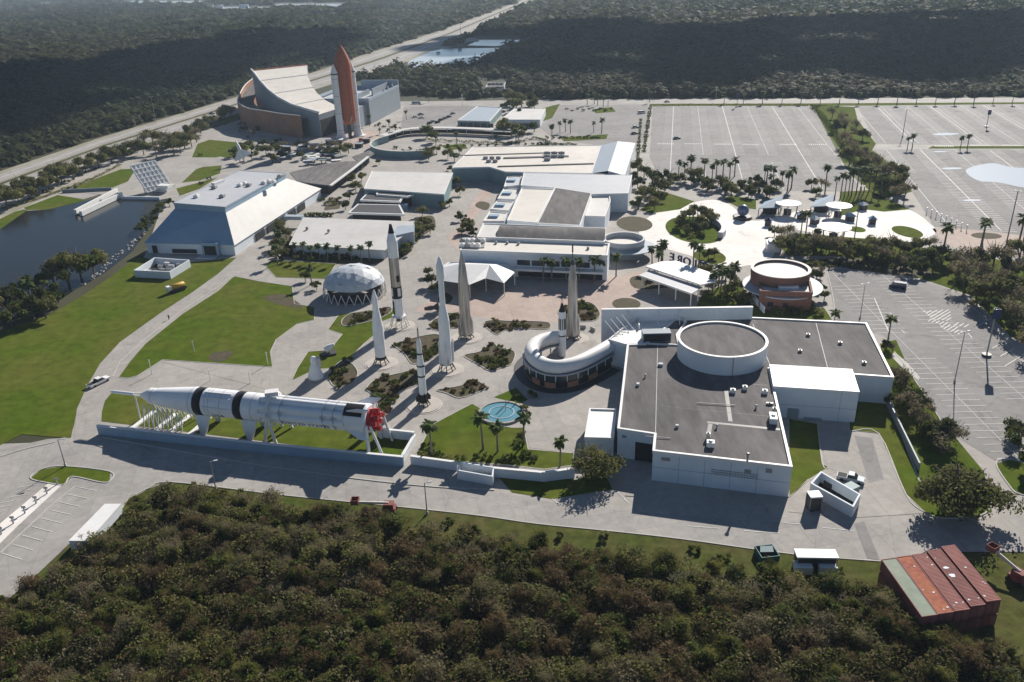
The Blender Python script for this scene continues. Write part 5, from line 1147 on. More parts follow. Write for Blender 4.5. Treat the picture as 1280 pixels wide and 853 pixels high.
# yard vehicles and enclosure
ye = thing('yard_enclosure', 'open-topped white bin enclosure turned diagonally on the concrete yard', 'enclosure', G(1045,625))
ep = ccw(GP([(1026,589),(1013,604),(1067,634),(1076,618)], 2.6)); MB().ring(ep, inset(ep, .35), 0, 2.6).build('wall', M['white_wall'], ye); MB().prism(inset(ep, .36), 0, .25).build('floor', M['dark'], ye)
q = G(1062,620); MB().box(q+Vector((0, 0, .3)), (2.6, 2.2, 2.2), .5).build('skip', M['teal_wall'], ye)
q = G(1045,612); MB().box(q+Vector((0, 0, .3)), (5, 1.4, 1.0), -.6).build('rack', M['dark_metal'], ye)
car((1063,601), R(-28), 'blue_roof', 'pale blue pickup truck parked behind the diagonal yard enclosure', 5.4, 2.0, 'pickup', cat='pickup truck')
def small_shed(label, px, size, h, rz, rm='white', wm='dark_metal', name='shed', cat='shed'):
    b = G(*px); t = thing(name, label, cat, (b.x, b.y, 0)); x, y = size
    MB().box(b, (x*.9, y*.9, h), rz).build('body', M[wm], t); MB().box(b+Vector((0, 0, h)), (x, y, .3), rz).build('roof', M[rm], t)
    for sx in (-1, 1):
        for sy in (-1, 1): MB().box(b+Vector((sx*x*.47*cos(rz)-sy*y*.47*sin(rz), sx*x*.47*sin(rz)+sy*y*.47*cos(rz), 0)), (.15, .15, h), rz).build('post', M['metal'], t)
    return t
small_shed('small dark guard booth with a square white roof beside the diagonal yard enclosure', (1016,636), (2.4, 2.2), 3.2, .05)
t = small_shed('long white trailer roof with two white side tanks on the grass below the yard', (1018,708), (7.2, 2.4), 2.6, -.08, 'white', 'dark_metal', 'utility_trailer', 'trailer')
for s in (-1, 1): q = G(1018+s*15, 714); MB().box(q, (3.0, 2.0, 1.5), -.08).build('tank', M['white'], t)
b = G(958,697); t = thing('dumpster', 'dark green open skip lying at the roadside grass', 'skip', (b.x, b.y, 0)); q4 = ccw(circle(b, 2.4, n=4, rz=.9)); MB().ring(q4, inset(q4, .12), 0, 1.5).build('shell', M['teal'], t); MB().prism(inset(q4, .13), 0, .4).build('floor', M['dark'], t); MB().add([tuple(b+Vector(v)) for v in ((-1.4, -.4, 1.6), (1.0, -.6, 1.7), (1.2, .9, 1.9), (-1.0, 1.0, 1.8))], [(0, 1, 2, 3)]).build('tarp', M['teal_wall'], t)
# storage containers, stacked two high
HC = 2.5
a0 = G(1100,697,2*HC); e1 = G(1195,684.5,2*HC); dl = (e1-a0)/5.0; ln = (G(1150,768,2*HC)-a0)
du = dl.normalized(); dvv = ln.normalized(); wd = dl.length; rzc = atan2(du.y, du.x)
cols = [('green_cont', 'faded green', 'at the left end of the stacked container row'), ('rust_orange', 'rust-orange', 'between the green and red ones of the stacked row'), ('rust_red', 'dull red', 'third from the left of the stacked row'), ('rust_and_shade', 'dark red', 'fourth from the left of the stacked row'), ('rust_red', 'ribbed red', 'at the right end of the stacked row')]
for i, (m, colr, where) in enumerate(cols):
    sh_ = (.5, .4, .3, 0, -.3)[i]
    for lev in (0, 1):
        cpos = Vector((a0.x, a0.y, 0))+dl*(i+.5)+ln*.5+dvv*sh_; zb = lev*HC; zt_ = zb+HC-.06+(.22*(i-2) if i > 2 and lev else 0); cpos.z = zb
        t = thing('shipping_container', '%s container %s, %s of its stack' % (colr, where, 'top' if lev else 'bottom'), 'container', cpos, 'shipping containers stacked in a row')
        u_ = du*(wd*(.48 if i < 2 else .44)); l_ = ln*.5
        c4 = ccw([cpos-u_-l_, cpos+u_-l_, cpos+u_+l_, cpos-u_+l_]); shade_paint = 'rust_and_shade'  # same dark paint on all sides and doors stands in for their shade
        mb = MB().prism(c4, zb+.1, zt_-.08, top=False)
        for k in range(30):
            q = cpos+ln*(-.5+(k+.5)/30)
            for s_ in (-1, 1): e = q+du*s_*wd*(.485 if i < 2 else .445); mb.box((e.x, e.y, zb+.2), (.05, .22, HC-.5), rzc)
        mb.build('wall', M[shade_paint], t)
        mb = MB(); nr = 46; lo_ = i < 2
        for k in range(nr):
            q = cpos+ln*(-.5+(k+.5)/nr); pp = ccw([q-du*wd*.43-dvv*.08, q+du*wd*.43-dvv*.08, q+du*wd*.43+dvv*.08, q-du*wd*.43+dvv*.08])
            if not lo_ and lev: mb.prism(pp, zt_-.06, zt_-.01)
        mb.prism(inset(c4, .03), zt_-.2, zt_-.05, bottom=True); mb.build('roof', M[m], t)
        MB().ring(inset(c4, -.03), inset(c4, .1), zt_-.12, zt_+.01).build('frame', M[shade_paint], t)
        for s_ in (-1, 1): MB().box(cpos+l_+dvv*.06+du*s_*wd*.23+Vector((0, 0, .25)), (wd*.42, .08, HC-.5), rzc).build('door', M[shade_paint], t)
        if lev and i:
            rr5 = random.Random(20+i); mb = MB()
            for k in range(5):
                q = cpos+ln*rr5.uniform(-.45, .45)+du*rr5.uniform(-.38, .38)*wd; s_ = rr5.uniform(.08, .2)
                if i == 3 and k == 0: q = cpos-ln*.02-du*.3; s_ = .62
                if i == 3 and k == 1: q = cpos-ln*.16-du*.4; s_ = .4
                pl = [q+Vector((cos(a)*s_*rr5.uniform(.6, 1.6), sin(a)*s_*rr5.uniform(.5, 1.1), 0)) for a in [2*pi*j/9 for j in range(9)]]
                mb.prism(pl, zt_-.05, zt_+.012)
            mb.build('scuff', M['white_wall'], t)
# left car park trailer (long white box roof)
b = G(124,650,3.0); b2_ = G(92,690,3.0); 
t = thing('box_trailer', 'long white-roofed box trailer parked against the scrub at the left car park', 'trailer', ((b.x+b2_.x)/2, (b.y+b2_.y)/2, 0))
c4 = ccw(GP([(131,630),(151,630),(110,676),(86,676)], 3.0)); MB().prism(c4, .9, 2.95, top=False).build('box', M['white_wall'], t); MB().prism(inset(c4, -.04), 2.7, 3.0).build('roof', M['white'], t)
for k in range(2):
    q = c4[0].lerp(c4[2], .3+.4*k); MB().box((q.x, q.y, .1), (2.2, 2.2, .85), .8).build('wheel_set', M['black'], t)
# lifts
def lift(label, px, rz, boom, m):
    b = G(*px); t = thing('boom_lift', label, 'lift', (b.x, b.y, 0)); c, s = cos(rz), sin(rz)
    MB().box(b+Vector((0, 0, .6)), (2.6, 2.0, .9), rz).build('chassis', M[m], t); MB().box(b+Vector((0, 0, 1.5)), (2.0, 1.6, .9), rz).build('turret', M[m], t)
    for sx in (-1, 1):
        for sy in (-1, 1): q = b+Vector((sx*1.0*c-sy*1.0*s, sx*1.0*s+sy*1.0*c, .5)); MB().lathe([(-.18, .5), (.18, .5)], q, (-s, c, 0), 12).build('wheel', M['black'], t)
    p0 = b+Vector((0, 0, 2.3)); p1 = p0+Vector((c*boom[0], s*boom[0], boom[1])); MB().tube([p0, p1], .28, 6).build('boom', M['cream_roof' if m != 'yellow' else 'yellow'], t)
    mb = MB(); q4 = ccw(circle(p1+Vector((c*.7, s*.7, 0)), 1.1, n=4, rz=rz+.78)); mb.ring(q4, inset(q4, .08), p1.z-.2, p1.z+.9); mb.prism(inset(q4, .08), p1.z-.2, p1.z-.1, bottom=True); mb.build('basket', M[m], t)
lift('dull red boom lift with a long pale arm at the scrub edge below the road', (487,641), R(178), (6, .3), 'rust_and_shade')
lift('rusty orange boom lift with its platform low on the grass right of the containers', (1271,728), R(118), (4.5, 1.2), 'rust_and_shade')
b = G(222,364); t = thing('work_machine', 'yellow long-bodied work machine parked on the lawn beside the path', 'machine', (b.x, b.y, 0)); rz_ = R(48); c_, s_ = cos(rz_), sin(rz_)
MB().box(b+Vector((0, 0, .5)), (6.4, 1.9, .7), rz_).build('chassis', M['dark_metal'], t); MB().lathe([(0, .4), (.4, .95), (5.2, .95), (5.6, .4)], b+Vector((-c_*2.6, -s_*2.6, 1.9)), (c_, s_, 0), 14).build('body', M['yellow'], t)
MB().box(b+Vector((-c_*2.9, -s_*2.9, 1.0)), (1.5, 1.8, 1.6), rz_).build('cab', M['white'], t)
for sx in (-2.2, 2.0):
    for sy in (-.95, .95): MB().lathe([(-.15, .5), (.15, .5)], b+Vector((sx*c_-sy*s_, sx*s_+sy*c_, .5)), (-s_, c_, 0), 12).build('wheel', M['black'], t)
b = G(306,205); t = thing('display_aircraft', 'small white jet aircraft displayed nose-up behind the mansard building', 'aircraft', (b.x, b.y, 0))
o = b+Vector((0, 0, 2.5)); ax_ = Vector((-.35, .25, .9)).normalized(); sd_ = ax_.cross(Vector((0, 1, 0))).normalized()
MB().lathe([(0, .5), (1, 1.0), (8, 1.0), (10.5, .5), (11.6, .06)], o, ax_, 14).build('fuselage', M['white'], t)
for s_ in (-1, 1):
    e = [o+ax_*1+sd_*s_*.8, o+ax_*1.2+sd_*s_*5.2, o+ax_*2.4+sd_*s_*5.2, o+ax_*6+sd_*s_*.8]; w_ = ax_.cross(sd_)*.15
    mb = MB(); mb.add([tuple(q-w_) for q in e]+[tuple(q+w_) for q in e], [(0, 1, 2, 3), (7, 6, 5, 4), (0, 4, 5, 1), (1, 5, 6, 2), (2, 6, 7, 3), (3, 7, 4, 0)]); mb.build('wing', M['white'], t)
MB().tube([b, o+ax_*1.5], .3, 6).build('stand', M['metal'], t)

# ---------------------------------------------------------------- lamp posts and banners
def pole(px, h, label, group, heads=1, m='metal', r=.11, name='lamp_post'):
    b = G(*px); t = thing(name, label, 'lamp post', (b.x, b.y, 0), group)
    MB().tube([b, b+Vector((0, 0, h))], [r*1.3, r*.8], 8).build('mast', M[m], t)
    for k in range(heads):
        a = k*2*pi/max(heads, 1)+.3; MB().tube([b+Vector((0, 0, h-.1)), b+Vector((cos(a)*.9, sin(a)*.9, h))], .06, 5).box(b+Vector((cos(a)*1.1, sin(a)*1.1, h-.1)), (.8, .4, .18), a).build('lamp_head', M['grey_roof'], t)
    MB().lathe([(0, r*2.6), (.7, r*2.4), (.72, .05)], b, n=10).build('base', M['kerb'], t)
pole((82,583), 7.0, 'slim lamp post on the grass island of the left car park', 'lamp posts along the service road')
pole((270,612), 7.0, 'slim lamp post at the scrub edge below the lying rocket', 'lamp posts along the service road')
pole((534,643), 7.5, 'slim lamp post at the road edge right of the pale-armed lift', 'lamp posts along the service road')
pole((1075,398), 11, 'tall lamp post in the south car park nearest the brick restaurant', 'tall car park lamp posts', 2)
pole((1193,478), 14, 'tall lamp post in the middle of the south car park', 'tall car park lamp posts', 2)
pole((1255,318), 23, 'very tall mast of lamps at the pink paved entrance', 'tall car park lamp posts', 4, r=.2)
pole((1067,305), 22, 'very tall thin mast rising from the small round bed on the plaza', 'tall car park lamp posts', 4, r=.18)
pole((1128,172), 16, 'tall lamp mast beside the divider trees of the right car park', 'tall car park lamp posts', 4, r=.18)
pole((195,152), 18, 'tall lamp mast on the highway verge left of the swooping hall', 'tall car park lamp posts', 2, r=.18)
pole((576,47), 24, 'tall lamp mast beside the far highway', 'tall car park lamp posts', 2, r=.25)
def banner(px, h, label):
    b = G(*px); t = thing('banner_post', label, 'banner post', (b.x, b.y, 0), 'dark banner posts of the car parks')
    MB().tube([b, b+Vector((0, 0, h))], .2, 8).build('mast', M['metal'], t)
    for k in range(3): a = k*2.094+.4; MB().box(b+Vector((cos(a)*.55, sin(a)*.55, h-2.6)), (1.9, .12, 2.8), a+pi/2).build('banner', M['navy'], t)
    MB().prism(circle(b, 1.2, n=12), 0, .6).build('plinth', M['dark_metal'], t)
banner((1233,445), 13.5, 'dark blue three-sided banner post in the south car park by the trees')
banner((955,233), 10, 'dark blue banner post in the middle of the left car park')
banner((921,134), 9, 'dark banner post at the top edge of the left car park')
banner((1233,159), 10, 'dark banner post in the upper right car park')
for i, (px, h, lab) in enumerate((((575,47), 0, ''), ((578,135), 9, 'white flag post behind the blue-roofed office'), ((722,122), 7, 'pale sign post at the top left of the central car park'), ((776,122), 8, 'yellowish sign post at the top of the central car park'), ((895,124), 8, 'pale sign post on the road above the left car park'), ((190,468), 4.2, 'white bollard light on the lawn behind the lying rocket nose'), ((335,456), 3.6, 'white bollard light at the corner of the middle lawn'), ((243,440), 3.2, 'thin white marker post on the middle lawn'), ((313,479), 3, 'thin white post on the pavement behind the lying rocket'), ((263,476), 3, 'thin white post behind the second stage of the lying rocket'))):
    if not h: continue
    b = G(*px); t = thing('marker_post', lab, 'post', (b.x, b.y, 0)); MB().tube([b, b+Vector((0, 0, h))], .12, 6).build('mast', M['white'], t); MB().box(b+Vector((0, 0, h)), (.7 if h > 5 else .3, .15, 1.2 if h > 5 else .25)).build('plate', M['white'], t)
# bollard row at the entrance of the car park
for k in range(9):
    q = Vector(G(1158,267)).lerp(G(1208,289), k/8); tag(MB().tube([q, q+Vector((0, 0, 2.2))], .16, 6).box(q+Vector((0, 0, 2.2)), (.5, .5, .3)).build('bollard', M['white']), 'short white post in the row where the car park meets the pink paving', 'bollard', 'posts at the car park entrance')
# one walker on the path
b = G(211.5,400); me = bpy.data.meshes.new('person'); bmv = [(0, 0, .95), (0, 0, 1.2), (0, 0, 1.45), (0, 0, 1.58), (0, .02, 1.72), (.1, .12, .5), (.1, .02, .04), (.1, .14, .03), (-.1, -.12, .5), (-.1, -.3, .06), (-.1, -.18, .03), (.2, 0, 1.42), (.26, -.1, 1.15), (.26, .05, .92), (-.2, 0, 1.42), (-.26, .1, 1.15), (-.26, .22, .95)]
me.from_pydata(bmv, [(0, 1), (1, 2), (2, 3), (3, 4), (0, 5), (5, 6), (6, 7), (0, 8), (8, 9), (9, 10), (2, 11), (11, 12), (12, 13), (2, 14), (14, 15), (15, 16)], [])
me.materials.append(M['cloth_dark']); po = bpy.data.objects.new('person', me); COL.objects.link(po); po.location = (b.x, b.y, .05)
po.modifiers.new('skin', 'SKIN'); rad = [.16, .15, .17, .07, .11, .08, .06, .05, .08, .06, .05, .07, .05, .04, .07, .05, .04]
for i, v_ in enumerate(me.skin_vertices[0].data): v_.radius = (rad[i], rad[i]); v_.use_root = (i == 0)
po.modifiers.new('sub', 'SUBSURF').levels = 1; tag(po, 'person in dark clothes walking along the pale path across the lawn', 'person')
# ---------------------------------------------------------------- vegetation
NR = np.random.default_rng(11)
def quads_mesh(name, c, nrm, size, tint, mats, mi=None, aspect=None, extra=None):
    """leaf clumps as small four-sided faces: centre, facing, size"""
    n = len(c); a = np.cross(nrm, NR.normal(size=(n, 3))); a /= np.linalg.norm(a, axis=1, keepdims=True)+1e-9; b = np.cross(nrm, a)
    s = size.reshape(-1, 1); asp = 0.7 if aspect is None else aspect
    j = lambda: NR.uniform(.6, 1.25, (n, 1))
    v = np.stack([c-a*s*j()-b*s*asp*.35, c+a*s*.25-b*s*asp*j(), c+a*s*j()+b*s*asp*.3, c-a*s*.2+b*s*asp*j()], 1).reshape(-1, 3)
    return raw_mesh(name, v, np.arange(4*n).reshape(-1, 4), np.repeat(tint, 4), mats, mi)
def raw_mesh(name, v, f, tint, mats, mi=None):
    me = bpy.data.meshes.new(name); nf = len(f)
    me.vertices.add(len(v)); me.vertices.foreach_set('co', np.asarray(v, np.float32).ravel())
    me.loops.add(4*nf); me.loops.foreach_set('vertex_index', np.asarray(f, np.int32).ravel())
    me.polygons.add(nf); me.polygons.foreach_set('loop_start', np.arange(0, 4*nf, 4, dtype=np.int32)); me.polygons.foreach_set('loop_total', np.full(nf, 4, np.int32))
    for m in mats: me.materials.append(m)
    if mi is not None: me.polygons.foreach_set('material_index', np.asarray(mi, np.int32))
    at_ = me.attributes.new('tint', 'FLOAT', 'POINT'); at_.data.foreach_set('value', np.asarray(tint, np.float32))
    me.update(calc_edges=True); me.validate(); return me
def crown_pts(rx, rz, n, lobes=7, base=.25, gap=0.5):
    """points through an uneven crown: several lobes, more points near their outsides"""
    L = NR.normal(size=(lobes, 3)); L /= np.linalg.norm(L, axis=1, keepdims=True); L *= NR.uniform(.3, .9, (lobes, 1)); L[:, 2] = np.abs(L[:, 2])*.8-.1
    lr = NR.uniform(.22, .5, lobes)
    k = NR.integers(0, lobes, n); d = NR.normal(size=(n, 3)); d /= np.linalg.norm(d, axis=1, keepdims=True)
    rad = NR.uniform(0, 1, (n, 1))**.4
    p = L[k]+d*rad*lr[k][:, None]
    nr = d*.7+NR.normal(size=(n, 3))*.5; nr[:, 2] += .35; nr /= np.linalg.norm(nr, axis=1, keepdims=True)
    tint = np.clip(NR.uniform(0, 1, lobes)[k]*.6+NR.uniform(0, .4, n), 0, 1)
    q = p*np.array([rx, rx, rz]); q[:, 2] += rz*(base+.35)
    return q, nr, tint
def tree_mesh(rx, h, trunk, n, size, lobes=7):
    rz = (h-trunk)/1.75
    p, nr, t = crown_pts(rx, rz, n, lobes); p[:, 2] += trunk-rz*.1
    return p, nr, t, NR.uniform(.6, 1.3, n)*size
def trunk_mb(h, r, limbs, rx, seed):
    q = random.Random(seed); mb = MB(); top = Vector((q.uniform(-.2, .2), q.uniform(-.2, .2), h*.62))
    mb.tube([(0, 0, -.2), top*.5+Vector((q.uniform(-.1, .1), 0, 0)), top], [r, r*.75, r*.55], 7)
    for k in range(limbs):
        a = 2*pi*k/limbs+q.uniform(-.4, .4); s = top*q.uniform(.55, 1); e = Vector((cos(a)*rx*.6, sin(a)*rx*.6, h*q.uniform(.7, .95)))
        mb.tube([s, s.lerp(e, .5)+Vector((0, 0, .2)), e], [r*.45, r*.3, r*.1], 5)
    return mb
def make_tree(name, label, cat, rx, h, trunk, n, size, leaf, r=.22, limbs=6, seed=1, lobes=8):
    t = thing(name, label, cat)
    trunk_mb(h, r, limbs, rx, seed).build('trunk', M['bark'], t)
    p, nr, ti, s = tree_mesh(rx, h, trunk, n, size, lobes)
    me = quads_mesh('crown', p, nr, s, ti, [M[leaf]]); o = bpy.data.objects.new('crown', me); COL.objects.link(o); o.parent = t
    return t
def make_palm(label, h, seed):
    q = random.Random(seed); t = thing('palm_tree', label, 'palm tree')
    lean = Vector((q.uniform(-.25, .25), q.uniform(-.25, .25), 0))
    MB().tube([(0, 0, -.1), lean*.4+Vector((0, 0, h*.5)), lean+Vector((0, 0, h))], [.24, .19, .17], 7).build('trunk', M['palm_bark'], t)
    V_, F_, T_ = [], [], []
    for k in range(30):
        a = q.uniform(0, 2*pi); el = q.uniform(-.5, 1.25); L = q.uniform(1.5, 2.3); w_ = q.uniform(.28, .45); pts = []
        d = Vector((cos(a), sin(a), 0)); sd = Vector((-sin(a), cos(a), 0)); pos = lean+Vector((0, 0, h)); e = el; ti = q.random()
        for i in range(5):
            ww = w_*(.3, 1, 1.1, .8, .1)[i]; pts.append((pos-sd*ww-Vector((0, 0, ww*.5)), pos, pos+sd*ww-Vector((0, 0, ww*.5))))
            pos = pos+(d*cos(e)+Vector((0, 0, sin(e))))*L/4; e -= .42
        b0 = len(V_)
        for p3 in pts: V_ += [tuple(x) for x in p3]
        for i in range(4):
            for c_ in (0, 1): F_.append((b0+3*i+c_, b0+3*i+c_+1, b0+3*i+c_+4, b0+3*i+c_+3))
        T_ += [ti]*15
    me = raw_mesh('crown', V_, F_, T_, [M['palm_leaf']]); o = bpy.data.objects.new('crown', me); COL.objects.link(o); o.parent = t
    return t
def place(protos, spots, label, group, smin=.85, smax=1.2, cat=None):
    for i, px in enumerate(spots):
        p = G(px[0], px[1]); k = px[2] if len(px) > 2 else 1.0
        o = protos[rnd.randrange(len(protos))]; s = rnd.uniform(smin, smax)*k*(1.3 if protos[0].type == 'EMPTY' else 1.0)
        if o.get('used'): o = copy_thing(o, p, rnd.uniform(0, 6.28), s, label, group)
        else: o['used'] = 1; o.location = p; o.rotation_euler.z = rnd.uniform(0, 6.28); o.scale = (s,)*3; o['label'] = label; o['group'] = group
PALMS = [make_palm('cabbage palm', 6.2, 31+k) for k in range(4)]
TALL = [make_palm('cabbage palm', 9.0, 51+k) for k in range(3)]
DARK = [make_tree('shade_tree', 'tree', 'tree', 3.6, 6.8, 1.7, 1500, .32, 'leaf_olive', seed=k) for k in range(3)]
GREEN = [make_tree('leafy_tree', 'tree', 'tree', 3.2, 5.8, 1.2, 1400, .30, 'leaf_green', seed=10+k) for k in range(3)]
BARE = [make_tree('thin_tree', 'tree', 'tree', 3.3, 6.6, 2.0, 700, .20, 'leaf_grey', .2, 9, 20+k) for k in range(2)]
def make_bush(label, leaf, r, h, n, size):
    p, nr, ti = crown_pts(r, h/1.4, n, 6, .1); me = quads_mesh('bush', p, nr, NR.uniform(.6, 1.3, n)*size, ti, [M[leaf]])
    o = bpy.data.objects.new('bush', me); COL.objects.link(o); return tag(o, label, 'bush')
BUSH = [make_bush('bush', 'leaf_green', 1.7, 2.0, 240, .28) for k in range(2)]+[make_bush('bush', 'leaf_olive', 1.7, 2.2, 240, .28)]
BUSHB = [make_bush('bush', 'leaf_brown', 1.4, 1.3, 220, .24) for k in range(2)]

place(TALL, [(1031,243),(1043,250),(1050,249),(1055,248),(1060,246),(1064,245),(1070,243),(1075,241),(1080,240),(1086,240),(1092,242),(1100,246),(1000,300),(1006,302),(866,345),(872,346)], 'tall slender palm in the cluster by the disc canopies or in front of the restaurant', 'tall palms of the pale plaza', .8, 1.05)
place(PALMS, [(848,222),(855,223),(863,221),(880,222),(890,226),(895,223),(903,226),(912,224),(918,221),(957,236),(963,240),(966,231),(977,233),(984,240),(989,236)], 'palm on the green edge between the left car park and the pale plaza', 'palms at the bottom of the left car park')
place(PALMS, [(390,356,1.1),(345,302),(350,312),(356,320),(347,330),(370,322),(380,324),(390,326),(400,326),(410,327),(425,328),(440,328),(452,329),(462,327)], 'bushy palm in the row in front of the white pavilion behind the dome', 'palms before the white pavilion', .6, .85)
place(PALMS, [(690,352),(679,353),(708,352),(724,353),(743,352),(752,350),(770,346),(822,340),(828,330),(815,334),(823,331),(826,330),(900,368),(906,366),(912,364),(898,360),(918,362),(890,368)], 'palm standing before the exhibit hall or round the white canopy', 'palms before the exhibit hall', .8, 1.05)
place(PALMS, [(604,562),(622,565),(655,556),(540,570),(700,583)], 'palm on the grass between the fountain and the roadside wall', 'palms near the fountain', .75, 1.0)
place(PALMS, [(508,150),(475,168),(487,165),(462,158),(495,172),(545,183),(571,180),(536,128),(620,182),(645,177),(690,175,1.2),(700,166,1.1),(707,165,1.1),(713,167),(742,166,1.1),(752,167,1.2),(734,131),(747,132),(754,134),(760,133),(743,130),(812,128)], 'small palm round the far central car park and covered walkway', 'palms of the far car park', .7, .95)
place(PALMS, [(905+k*24, 130+(k % 2)*.6) for k in range(17)]+[(1200,187),(1209,186),(1134,187),(1140,186)], 'small palm along the perimeter road or on the island of the right car park', 'palms along the perimeter road', .75, 1.1)
place(PALMS, [(1225,313,1.2),(1228,303),(1272,310,1.2),(1278,308,1.3),(1178,318,1.3)], 'palm on the pink paving at the right-hand entrance', 'palms at the pink entrance', .9, 1.15)
place(PALMS, [(42,385,1.3),(60,372),(1110,425),(1040,418),(475,520)], 'single palm beside the pond bank, hall corner or bed', 'scattered single palms', .6, .9)
place(DARK, [(10,262),(24,256),(37,250),(50,245),(63,238),(78,230),(93,225),(108,216),(124,210),(140,204)], 'round tree in the row between the highway and the pale path', 'street trees along the highway', 1.15, 1.5)
place(DARK+BARE, [(172,190),(182,186),(192,182),(204,192),(207,183),(218,194),(222,182),(231,186),(236,174),(246,178),(251,167),(262,160),(271,157),(281,150),(288,146),(180,194),(196,197),(214,187),(226,192),(240,184)], 'tree in the thick grove behind the memorial slab', 'grove behind the memorial slab', 1.15, 1.5)
place(DARK+GREEN, [(86,355,1.5),(102,350,1.4),(118,343,1.1),(70,362,1.2),(10,385,1.2),(27,392,1.2),(42,398,1.1),(58,386,1.1),(16,408,1.1),(58,398,.9),(34,372,1.1),(-14,395,1.2),(74,378,1.0)], 'dark dense tree in the clump along the near pond bank', 'trees on the near pond bank', 1.0, 1.25)
place(GREEN, [(176,292,.8),(184,286,.9),(190,280,.9),(197,272,.8),(204,264,.8),(212,258,.7)], 'willowy tree between the pond and the mansard building', 'trees by the mansard building', .8, 1.0)
place(DARK+BARE+GREEN, [(1040,148),(1050,156),(1046,166),(1056,166),(1064,172),(1070,164,.8),(1078,176),(1052,184),(1058,192),(1066,196),(1062,205),(1074,207),(1082,214),(1080,204),(1092,222),(1100,228),(1096,216),(1108,230),(1112,238),(1120,244),(1126,238),(1118,226),(1104,240),(1130,250),(1116,252)], 'tree in the green strip between the left and right car parks', 'divider trees of the car parks', .95, 1.35)
place(DARK+GREEN, [(815,232,1.2),(822,243,1.1),(806,252,1.2),(798,262,1.1),(832,238,.8),(797,215,1.2),(805,222),(792,230,1.1),(813,252),(868,228),(880,235),(900,236),(910,240),(850,232),(835,228),(925,240),(940,246),(948,240),(958,248)], 'dense green tree on the lawn right of the grey-roofed blocks', 'trees right of the grey-roofed blocks', .75, 1.05)
place(DARK+GREEN, [(852,285,.8),(862,277,.9),(872,273,1.0),(881,276,.9),(889,280,.7),(866,290,.8),(880,290,.7),(874,283,.8),(858,292,.6),(885,325,.7),(893,322,.6)], 'tree on the round green islands of the pale plaza', 'trees of the round green islands', .8, 1.0)
place(DARK+GREEN+BARE, [(985,312),(996,318),(1004,322),(1016,318),(1026,315),(1036,320),(1046,322),(1058,326),(1068,322),(1080,326),(1092,318),(1103,322),(1112,316),(1124,320),(1136,318),(1148,314),(1160,316),(1150,328),(1130,332),(1110,333,1.1),(1125,338,1.1),(1095,330),(975,318),(1166,336,1.2),(1140,342),(1172,326,1.1)], 'dense tree in the belt between the pale plaza and the south car park', 'trees between the plaza and the south car park', .75, 1.1)
place(DARK+BARE+BARE+GREEN, [(1196,346,1.3),(1210,340,1.3),(1224,334,1.2),(1240,340,1.3),(1254,344,1.2),(1268,350,1.2),(1282,340,1.2),(1204,360,1.3),(1220,372,1.2),(1236,384,1.3),(1250,398,1.2),(1262,410,1.2),(1276,424,1.2),(1246,366,1.2),(1262,378,1.2),(1278,392,1.2),(1230,356,1.2),(1290,366,1.2),(1294,412,1.2),(1188,332,1.0),(1256,330,1.0),(1274,326,1.0),(1286,440,1.2)], 'tree in the belt at the right edge of the south car park', 'trees at the right edge of the south car park', .9, 1.15)
place(GREEN+BARE, [(1106,437,.6),(1115,440,.5),(1118,482,.9),(1128,492,1.0),(1140,505,1.0),(1134,518,1.0),(1146,528,1.0),(1155,540,.9),(1150,515,.8),(1168,548,1.0),(1176,556,1.2),(1186,560,1.1),(1120,510,.8),(1262,545,.8),(1273,560,.9),(1292,590,1.2)], 'small tree in the planting strip beside the south car park', 'strip trees beside the south car park', .75, .95)
# the big oak and other singles
oak = make_tree('oak_tree', 'huge dark spreading oak overhanging the road beside the yard', 'tree', 9.0, 10.5, 2.2, 9500, .36, 'leaf_olive', .6, 10, 77, 34); oak.location = G(1193,638)
oak = make_tree('leafy_tree', 'grey-green wide tree at the left corner of the dark-roofed hall by the road', 'tree', 6.2, 7.8, 1.0, 3600, .28, 'leaf_olive', .35, 9, 78, 24); oak.location = G(745,598)
oak = make_tree('thin_tree', 'bare branched tree casting a lacy shadow beside the big oak', 'tree', 4.2, 6.4, 1.5, 420, .3, 'leaf_grey', .28, 12, 79, 9); oak.location = G(1176,566)
place(DARK+GREEN, [(640,132,1.3),(652,134,1.4),(662,133,1.3),(634,138),(646,140,1.1),(668,138),(650,147,.9),(640,170,1.1),(655,168,.9),(630,168),(648,176,.8),(668,165,.8),(534,172,1),(545,178,.9)], 'dark tree around the white office and the covered walkway', 'trees round the far offices', 1.1, 1.4)
place(GREEN+DARK, [(592,296,.6),(585,290,.7),(577,295,.6),(520,290,.7),(512,302,.7),(527,282,.6),(508,314,.7),(437,250,.7),(445,240,.8),(432,262,.7),(452,262,.7),(557,222,.7),(565,216,.7),(537,196,.9),(546,192,.8),(574,192,.7),(552,262,.6),(562,258,.6)], 'small tree in the planted beds along the central walk', 'trees along the central walk', .8, 1.0)

